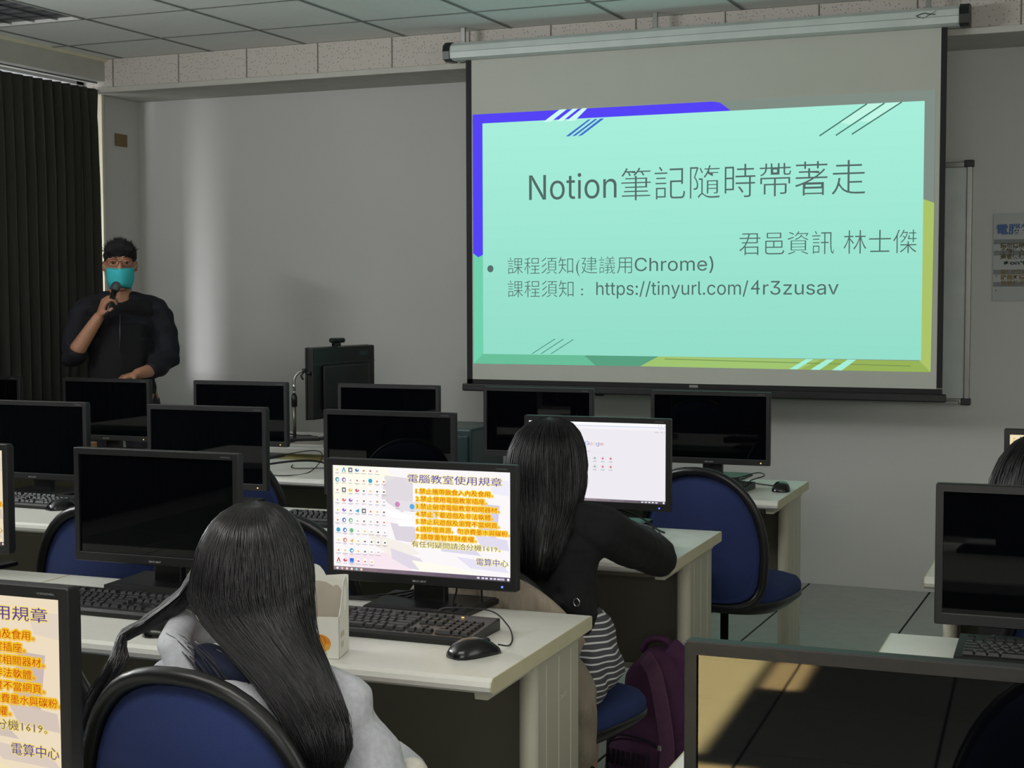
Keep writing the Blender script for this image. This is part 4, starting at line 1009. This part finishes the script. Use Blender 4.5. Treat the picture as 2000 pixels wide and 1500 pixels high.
for k in range(260):
    a = rnd.uniform(0, 2*math.pi); q = rnd.uniform(.7, 1.25); f = rnd.uniform(-.02, .02); P = []
    for i, c in enumerate(lock):
        r_ = lr[min(8, i//4)]*q; t = i/len(lock)
        P.append((c[0]+r_*math.cos(a)*.7+f*math.sin(t*6)*.5, c[1]+r_*math.sin(a), c[2]+r_*math.cos(a)*.8+f*t*.6))
    e = rnd.randint(len(P)-14, len(P)); P = P[::2][:max(5, e//2)]
    LS.tube(P, [.0011*(1-.6*i/len(P)) for i in range(len(P))], 4)
for k in range(14):      # short loose wisps over the shoulder
    x0, z0 = rnd.uniform(-.13, -.02), rnd.uniform(.87, .905); L = rnd.uniform(.06, .13)
    P = [(x0+L*t*1.2, -.085-.02*t-rnd.uniform(0, .004), z0-L*t*(.3+.7*t)) for t in [i/6 for i in range(7)]]
    LS.tube(P, .0009, 4)
obj('loose_strands', LS, M_STR, p1, kind='stuff')

# ---- woman in the black cardigan (back to the camera), seated one row ahead
p2 = thing('person', 'seated person with black hair and black cardigan at the web search monitor, back turned', 'person', D(-1.25, 3.45), DY)
P2 = [[(0, .04, .975, .045, .05, .05), (0, .03, 1.05, .072, .088, .085)], [(0, .0, .98, .042), (0, -.01, .88, .05)],
      [(0, -.01, .56, .15, .11, .09), (0, -.01, .72, .125, .10, .06), (.0, .0, .84, .14, .09, .05)], [(-.12, 0, .88, .05), (.12, 0, .885, .05)],
      [(.14, .02, .87, .046), (.195, .28, .775, .038), (.08, .47, .778, .032), (.0, .56, .785, .024)], [(-.14, .02, .86, .046), (-.21, .24, .775, .038), (-.16, .46, .778, .032), (-.12, .55, .785, .024)],
      [(.06, 0, .565, .085), (-.03, .37, .50, .060), (.01, .27, .30, .040), (.045, .15, .10, .030)], [(-.08, 0, .57, .085), (-.17, .37, .50, .060), (-.15, .27, .30, .042), (-.12, .15, .10, .032)],
      [(0, .112, 1.03, .012, .014, .014)], [(0, .1, .975, .026, .02, .018)], [(-.028, .105, 1.055, .011)], [(.028, .105, 1.055, .011)], [(-.072, .03, 1.03, .008, .016, .022)], [(.072, .03, 1.03, .008, .016, .022)]]
P2 += hand((.0, .56, .79), (-.3, 1, -.1), (0, 0, -1), 1, .85)+hand((-.12, .55, .79), (.1, 1, -.1), (0, 0, -1), -1, .85)
organic('body', P2, .006, M_SKIN, p2, 3)
organic('cardigan', [[(0, -.01, .64, .145, .105, .06), (.0, -.01, .74, .135, .105, .06), (.0, -.005, .84, .145, .095, .05)], [(-.13, 0, .885, .058), (0, -.01, .91, .06), (.12, 0, .895, .058)],
      [(.135, .01, .885, .060), (.165, .14, .83, .060), (.20, .29, .772, .056), (.14, .41, .782, .046), (.04, .53, .785, .034)], [(-.14, .02, .87, .056), (-.215, .24, .775, .052), (-.165, .45, .785, .042), (-.13, .53, .785, .034)],
      [(.085, -.05, .72, .05, .07, .06), (.115, -.03, .64, .035, .06, .035)]], .007, M_DARK, p2, 4, drape=dr)
for (x, y, z) in ((.118, -.118, .725), (.128, -.09, .655)):
    obj('button', MB().tube([(x+.0075*math.cos(2*math.pi*k/16), y, z+.0095*math.sin(2*math.pi*k/16)) for k in range(16)], .0016, 6, closed=True), M_CHROME, p2)
M_STRIPE = bpy.data.materials.new('striped_cloth'); M_STRIPE.use_nodes = True; nt = M_STRIPE.node_tree; b_ = nt.nodes['Principled BSDF']
tc = nt.nodes.new('ShaderNodeTexCoord'); wv = nt.nodes.new('ShaderNodeTexWave'); wv.bands_direction = 'Z'; wv.inputs['Scale'].default_value = 21; wv.inputs['Distortion'].default_value = 1.2; wv.inputs['Detail Scale'].default_value = .4
rp = nt.nodes.new('ShaderNodeValToRGB'); rp.color_ramp.elements[0].position = .80; rp.color_ramp.elements[1].position = .88
rp.color_ramp.elements[0].color = (*lin((74, 74, 78)), 1); rp.color_ramp.elements[1].color = (*lin((208, 208, 208)), 1)
nt.links.new(tc.outputs['Object'], wv.inputs['Vector']); nt.links.new(wv.outputs['Fac'], rp.inputs[0]); nt.links.new(rp.outputs[0], b_.inputs['Base Color']); b_.inputs['Roughness'].default_value = .9
organic('striped_shirt', [[(.02, -.01, .66, .15, .10, .05), (.05, -.02, .58, .145, .105, .06), (.075, -.01, .53, .13, .11, .05)], [(.14, -.06, .56, .04, .06, .06), (.15, -.09, .52, .035, .05, .05), (.12, -.12, .50, .03, .04, .045)]], .007, M_STRIPE, p2, 4, drape=dr, label='grey hem with white stripes over the seat')
organic('trousers', [[(.06, .01, .55, .092), (-.03, .37, .505, .070), (-.005, .30, .38, .052)], [(-.08, .02, .555, .095), (-.17, .37, .505, .070), (-.155, .30, .38, .052)]], .009, mat('beige_trousers', (126, 116, 102), .9, var=.08), p2)
for s in (-1, 1):
    ax = .045 if s > 0 else -.12
    organic('sock', [[(ax-s*.015, .20, .20, .040), (ax, .155, .09, .038)]], .007, M_DARK, p2)
    organic('shoe', [[(ax, .14, .035, .034, .05, .035), (ax-.02, .26, .03, .034, .05, .03)]], .007, M_SHOE, p2)
env2 = [(1.152, .010, .02, .006, .006), (1.147, .010, .02, .036, .04), (1.135, .008, .02, .058, .066), (1.115, .005, .018, .078, .090), (1.08, .003, .015, .094, .105), (1.03, .0, .010, .103, .112), (.98, -.002, .0, .103, .105), (.93, -.006, -.03, .097, .085), (.88, -.022, -.075, .088, .055), (.83, -.030, -.105, .076, .036), (.78, -.034, -.115, .062, .026), (.75, -.036, -.118, .04, .016)]
env2 = adj([(z, x, y, a*.93, b) for z, x, y, a, b in env2], -1.25, 3.45)
obj('hair', env_loft(env2, .965), M_HAIR, p2)
strands('hair_strands', p2, None, env2, 700, M_STR2, 2, front_stop=.96)

# ---- coat over the back of her chair
coat = MB(); rows = []; NS, NT = 60, 34
for j in range(NT+1):
    t = j/NT; row = []
    for i in range(NS+1):
        s = -1+2*i/NS; x = .262*s
        zr = .60+.262*(max(0, 1-abs(s*.93)**2.1))**.55        # rides over the rim
        zb = .36 if s > .35 else (.43 if s > -.3 else .40)
        zb += .02*math.sin(s*9)
        cy = .045*(x/.22)**2
        if t < .25:
            q = t/.25; e_ = 1-abs(s)**2.5; y = cy-.040+.115*(1-q)*e_; z = zr-(.07*(1-q)**2+.05*(1-q))*e_
        else:
            q = (t-.25)/.75; z = zr-(zr-zb)*q
            fold = (.014*math.sin(s*11+1.5*q)+.009*math.sin(s*23-2*q))*min(1, q*4)
            y = cy-.040-.022*math.sin(min(1, q*2.2)*1.57)+fold
            x = x*(1-.05*q)
        row.append((x, y-.235-.05*(z-.6), (z+.008)*.935))
    rows.append(row)
coat.loft(rows, False, True, None, False)
M_COAT = mat('beige_corduroy', (150, 138, 122), .95, var=.10, scale=25, bump=.8, bscale=70, stretch=(6, 6, .3))
cto = obj('coat', coat, M_COAT, None, D(-1.285, 3.50), (0, 0, DY+R(-14))); sd = cto.modifiers.new('s', 'SOLIDIFY'); sd.thickness = .010; sd.offset = 1
tag(cto, 'beige corduroy coat draped over the chair of the black-cardigan person', 'coat')
slv = organic('coat_sleeve', [[(.222, -.19, .57, .024, .05, .05), (.226, -.16, .50, .028, .05, .06), (.222, -.14, .41, .026, .045, .05), (.216, -.14, .35, .018, .035, .03)]], .007, M_COAT, cto, 3, drape=dr)

# ---- half-hidden person at the right edge
p3 = thing('person', 'half-hidden person with black hair behind the monitor at the right edge', 'person', D(-.105, 3.80), DY)
organic('body', [[(0, .03, .95, .045, .05, .05), (0, .03, 1.02, .072, .088, .085)], [(0, 0, .95, .042), (0, -.01, .86, .05)], [(0, -.01, .56, .15, .11, .09), (0, -.01, .72, .125, .10, .06), (0, 0, .83, .14, .09, .05)], [(-.12, 0, .855, .05), (.12, 0, .855, .05)],
      [(.14, .02, .85, .046), (.20, .12, .68, .038), (.14, .26, .775, .026)], [(-.14, .02, .85, .046), (-.20, .12, .68, .038), (-.14, .26, .775, .026)],
      [(.08, 0, .57, .085), (.09, .36, .53, .062), (.095, .38, .28, .05), (.095, .36, .09, .036)], [(-.08, 0, .57, .085), (-.09, .36, .53, .062), (-.10, .38, .28, .05), (-.10, .36, .09, .036)]]+hand((.14, .26, .785), (0, 1, 0), (0, 0, -1), 1, .85)+hand((-.14, .26, .785), (0, 1, 0), (0, 0, -1), -1, .85), .008, M_SKIN, p3, 3)
organic('jacket', [[(0, -.01, .58, .165, .12, .09), (0, -.01, .74, .14, .11, .06), (0, -.005, .82, .15, .10, .05)], [(-.14, 0, .86, .055), (.14, 0, .86, .055)], [(.15, .01, .85, .056), (.215, .12, .68, .05), (.15, .235, .765, .038)], [(-.15, .01, .85, .056), (-.215, .12, .68, .05), (-.15, .235, .765, .038)]], .009, M_DARK, p3, 4)
organic('trousers', [[(.08, 0, .56, .095), (.095, .36, .53, .072), (.10, .38, .10, .05)], [(-.08, 0, .56, .095), (-.095, .36, .53, .072), (-.105, .38, .10, .05)]], .01, M_JEAN, p3)
env3 = [(1.118, .0, .02, .006, .006), (1.112, .0, .02, .04, .045), (1.09, .0, .018, .078, .085), (1.05, .0, .012, .108, .11), (1.0, .0, .005, .127, .115), (.95, .0, -.02, .132, .10), (.89, 0, -.07, .125, .06), (.84, 0, -.09, .10, .03)]
obj('hair', env_loft(env3, .965), M_HAIR, p3); strands('hair_strands', p3, None, env3, 350, M_STR2, 4, front_stop=.95)

# ---- standing man with the microphone, facing the class
p4 = thing('person', 'standing man in a dark navy shirt and teal face mask, speaking into a microphone', 'person', (-4.69, 6.08, 0), R(37.5))
M_SK2 = mat('skin_tan', (166, 118, 92), .55, var=.06, scale=14)
B4 = [[(.0, 0, 1.515, .058, .066, .05), (0, .012, 1.60, .076, .090, .092)], [(0, .02, 1.50, .056), (0, .03, 1.40, .062)],
      [(0, .02, .96, .16, .11, .09), (0, .02, 1.12, .15, .10, .08), (0, .02, 1.30, .17, .105, .08)], [(-.16, .02, 1.372, .046), (.16, .02, 1.372, .046)],
      [(-.185, .02, 1.35, .042), (-.228, -.03, 1.17, .040), (-.20, -.10, 1.20, .040), (-.105, -.135, 1.345, .028)],
      [(.185, .02, 1.35, .042), (.220, .0, 1.16, .038), (.13, -.16, 1.085, .034), (.075, -.22, 1.075, .027)],
      [(-.09, .02, .93, .09), (-.10, .01, .50, .062), (-.11, .03, .28, .055), (-.11, .03, .09, .04)], [(.09, .02, .93, .09), (.10, .01, .50, .062), (.11, .03, .28, .055), (.11, .03, .09, .04)],
      [(0, -.082, 1.595, .012, .014, .022), (0, -.090, 1.575, .014, .014, .011)], [(-.032, -.068, 1.622, .022, .012, .010)], [(.032, -.068, 1.622, .022, .012, .010)],
      [(0, -.055, 1.49, .026, .026, .02)], [(-.078, .012, 1.595, .008, .018, .028)], [(.078, .012, 1.595, .008, .018, .028)]]
B4 += hand((-.100, -.138, 1.35), (.35, -.25, 1), (.9, .2, -.1), 1, 1.0, (38, 55, 40))
B4 += hand((.075, -.22, 1.075), (-1, -.35, -.25), (0, 0, -1), -1, .95)
organic('body', B4, .0048, M_SK2, p4, 2)
M_NAVS = mat('navy_shirt', (5, 6, 20), .85, var=.15, scale=50, bump=.3, bscale=300)
M_VEST = mat('black_vest', (3, 3, 7), .9, var=.15, scale=50)
organic('shirt', [[(0, .02, .93, .175, .125, .06), (0, .02, 1.12, .165, .12, .08), (0, .02, 1.31, .185, .12, .07)], [(-.175, .02, 1.378, .060), (-.075, .03, 1.422, .052), (.075, .03, 1.422, .052), (.175, .02, 1.378, .060)],
      [(-.188, .02, 1.35, .062), (-.226, -.01, 1.22, .060), (-.232, -.04, 1.155, .056), (-.212, -.075, 1.17, .052)],
      [(.188, .02, 1.35, .062), (.222, .01, 1.22, .062), (.222, -.01, 1.145, .062), (.145, -.140, 1.088, .052)]], .008, M_NAVS, p4, 4, drape=dr)
organic('vest', [[(0, .018, 1.00, .168, .132, .05), (0, .018, 1.14, .160, .128, .08), (0, .018, 1.30, .165, .128, .06)], [(-.12, .02, 1.38, .066), (.12, .02, 1.38, .066)]], .009, M_VEST, p4, 4, label='black front of the shirt')
obj('zip', MB().tube([(-.004, -.118, 1.36), (-.006, -.124, 1.26), (-.010, -.124, 1.18)], .003, 6), mat('zip_grey', (70, 74, 84), .4, metal=.5), p4)
organic('trousers', [[(0, .02, .95, .165, .12, .05)], [(-.09, .02, .90, .10), (-.105, .01, .50, .078), (-.112, .03, .10, .062)], [(.09, .02, .90, .10), (.105, .01, .50, .078), (.112, .03, .10, .062)]], .01, M_JEAN, p4)
for s in (-1, 1): organic('shoe', [[(s*.112, .03, .045, .042, .055, .045), (s*.118, -.10, .036, .042, .06, .036)]], .008, M_SHOE, p4)
# hair: short, cropped at the sides
hb = [[(0, .022, 1.645, .084, .096, .078)], [(0, -.030, 1.685, .070, .058, .040)], [(-.040, -.050, 1.672, .040, .030, .026)], [(.036, -.052, 1.678, .040, .030, .024)], [(0, .045, 1.60, .078, .07, .06)]]
def hd(v, n):
    if v.y < -.035 and v.z < 1.648: v = v+Vector((0, .03, .0))*min(1, (1.648-v.z)*20)
    return v+n*(.004*noise.noise(v*60)+.003*noise.noise(v*150))
organic('hair', hb, .006, mat('short_hair', (5, 5, 7), .85, var=.3, scale=200, bump=.6, bscale=400), p4, 2, drape=hd)
tf = MB(); rnd = random.Random(9)
for k in range(420):
    a, b = rnd.uniform(0, 2*math.pi), rnd.uniform(.25, 1.5); x, y, z = .084*math.cos(a)*math.cos(b), .022+.096*math.sin(a)*math.cos(b), 1.645+.078*math.sin(b)
    if z < 1.67 and y < -.02: continue
    n_ = Vector((math.cos(a)*math.cos(b), math.sin(a)*math.cos(b), math.sin(b)+.25)).normalized(); L = rnd.uniform(.008, .018)
    tf.tube([(x, y, z), tuple(Vector((x, y, z))+n_*L+Vector((rnd.uniform(-.008, .008), rnd.uniform(-.01, .004), 0)))], [.0011, .0004], 4)
for k in range(10): tf.tube([(-.018+.002*k, .01, 1.718), (-.030+.004*k, .0, 1.742+rnd.uniform(-.006, .006))], [.0013, .0004], 4)
obj('hair_tufts', tf, M_STR2, p4, kind='stuff')
# face mask
mk_ = MB(); rows = []
for j in range(11):
    t = j/10; z = 1.583-.095*t; row = []
    for i in range(19):
        s = -1+i/9; wd = .066*(1-.25*max(0, t-.55)/.45) ; x = wd*s
        y = -.104+.054*s*s+.012*abs(t-.4)+(-.006 if 0 < t < 1 else 0)+.0016*math.sin(t*30)
        if t > .8: y += .016*(t-.8)*5
        row.append((x, y, z-.006*s*s*(1 if t > .5 else -.6)))
    rows.append(row)
mk_.loft(rows, False, True, None, False)
fm = obj('face_mask', mk_, mat('mask_teal', (52, 178, 186), .8, var=.04, scale=40), p4); sd = fm.modifiers.new('s', 'SOLIDIFY'); sd.thickness = .002
for s in (-1, 1): obj('ear_loop', MB().tube(spline([(s*.064, -.052, 1.580), (s*.078, -.01, 1.60), (s*.080, .02, 1.60), (s*.076, .0, 1.555), (s*.062, -.05, 1.515)], 4), .0012, 5), mat('loop_white', (200, 210, 212), .8), fm)
# glasses, brows, eyes
M_GLF = mat('glasses_frame', (84, 36, 34), .35)
gl = MB()
for s in (-1, 1):
    gl.tube([(s*.034+.026*math.copysign(abs(math.cos(a))**.7, math.cos(a)), -.093+.010*abs(math.cos(a))*(1 if math.cos(a)*s > 0 else 0), 1.610+.017*math.copysign(abs(math.sin(a))**.7, math.sin(a))) for a in [2*math.pi*k/24 for k in range(24)]], .0016, 6, closed=True)
gl.tube([(-.009, -.094, 1.613), (0, -.097, 1.616), (.009, -.094, 1.613)], .0014, 6)
for s in (-1, 1): gl.tube([(s*.060, -.084, 1.615), (s*.078, -.05, 1.618), (s*.080, .01, 1.605)], .0015, 6)
obj('glasses', gl, M_GLF, p4)
for s in (-1, 1):
    obj('eye', MB().lathe([(0, -.005), (.006, -.003), (.008, 0), (.006, .003), (0, .005)], n=12), mat('eye_dark', (24, 18, 16), .2), p4, (s*.033, -.078, 1.610), (0, R(90), 0))
    obj('eyebrow', MB().tube(spline([(s*.014, -.090, 1.634), (s*.034, -.088, 1.640), (s*.054, -.074, 1.634)], 4), [.0022]*9, 6), M_STR2, p4)
# microphone in his hand
mic = thing('microphone', 'handheld microphone held below the teal face mask by the standing man', 'microphone', p4.location, R(37.5))
mx = Vector((-.052, -.185, 1.395)); md_ = Vector((.30, .30, .95)).normalized()
def mp(t): return tuple(mx+md_*t)
obj('handle', MB().tube([mp(-.06), mp(0), mp(.085)], [.011, .0125, .0145], 16), M_BLK2, mic)
obj('grille', MB().tube([mp(.085), mp(.092), mp(.105), mp(.120), mp(.130), mp(.134)], [.017, .021, .0235, .021, .013, .003], 16), mat('mic_grille', (96, 100, 104), .35, metal=.8, bump=1, bscale=900), mic)

# ================================================================== BACKPACK
bk = thing('backpack', 'purple backpack standing on the floor beside the blue seat, under the desk', 'backpack', D(-1.125, 3.985), DY+R(-14))
M_PUR = mat('backpack_purple', (66, 28, 62), .8, var=.18, scale=30, bump=.4, bscale=400)
M_PUR2 = mat('backpack_strap', (92, 58, 84), .85, var=.1, scale=60, bump=.3, bscale=500)
M_PURD = mat('backpack_dark', (20, 12, 26), .85, var=.1)
def bd_(v, n): return v+n*(.006*noise.noise(v*14)+.003*math.sin(v.z*60+v.x*30))
organic('main_body', [[(0, .0, .10, .115, .085, .09), (.0, .0, .25, .12, .088, .08), (.01, .01, .38, .10, .075, .075), (.02, .02, .43, .07, .06, .05)]], .008, M_PUR, bk, 4, drape=bd_)
organic('front_pocket', [[(-.02, -.075, .10, .085, .04, .07), (-.02, -.075, .20, .08, .038, .05)]], .007, M_PUR, bk, 4, drape=bd_)
obj('pocket_zip', MB().tube(spline([(-.10, -.095, .225), (-.06, -.110, .245), (-.01, -.113, .25), (.04, -.104, .24), (.06, -.09, .225)], 5), .0035, 6), M_PURD, bk)
for k in range(9): obj('elastic_gather', MB().tube([(-.085+.016*k, -.117+abs(k-4)*.002, .205), (-.083+.016*k, -.121+abs(k-4)*.002, .165)], .0045, 6), M_PURD, bk)
def band(pts, wd, th, up):
    P = spline(pts, 6); mb = MB(); rings = []
    for i, p in enumerate(P):
        t = (P[min(i+1, len(P)-1)]-P[max(i-1, 0)]).normalized(); s = t.cross(Vector(up)).normalized(); n = s.cross(t)
        rings.append([tuple(p+s*a*wd/2+n*b*th/2) for a, b in ((-1, -1), (1, -1), (1, 1), (-1, 1))])
    return mb.loft(rings, True, False)
obj('shoulder_strap', band([(.0, -.05, .455), (.05, -.085, .42), (.085, -.105, .33), (.10, -.105, .22), (.085, -.10, .12), (.06, -.09, .05)], .042, .008, (0, -1, .2)), M_PUR2, bk)
obj('shoulder_strap', band([(.05, .0, .485), (.09, .0, .45), (.125, .0, .35), (.145, .0, .22), (.14, .0, .10)], .05, .010, (.3, -1, 0)), M_PUR, bk)
obj('webbing', band([(.10, -.10, .22), (.118, -.07, .15), (.128, -.05, .08)], .016, .003, (0, -1, .2)), mat('webbing_grey', (120, 120, 110), .8), bk)
obj('carry_handle', MB().tube(spline([(-.05, .02, .455), (-.02, .01, .492), (.03, .01, .495), (.06, .02, .46)], 5), .010, 8), M_PUR, bk)
for p in ((.082, -.115, .235), (.112, -.10, .228)): obj('strap_buckle', MB().bbox(p[0]-.006, p[0]+.006, p[1]-.003, p[1]+.003, p[2]-.010, p[2]+.004, .002), M_SILVER, bk)
organic('dark_side_pocket', [[(-.115, -.01, .10, .03, .05, .08), (-.112, -.01, .20, .026, .048, .04)]], .008, M_PURD, bk, 3)
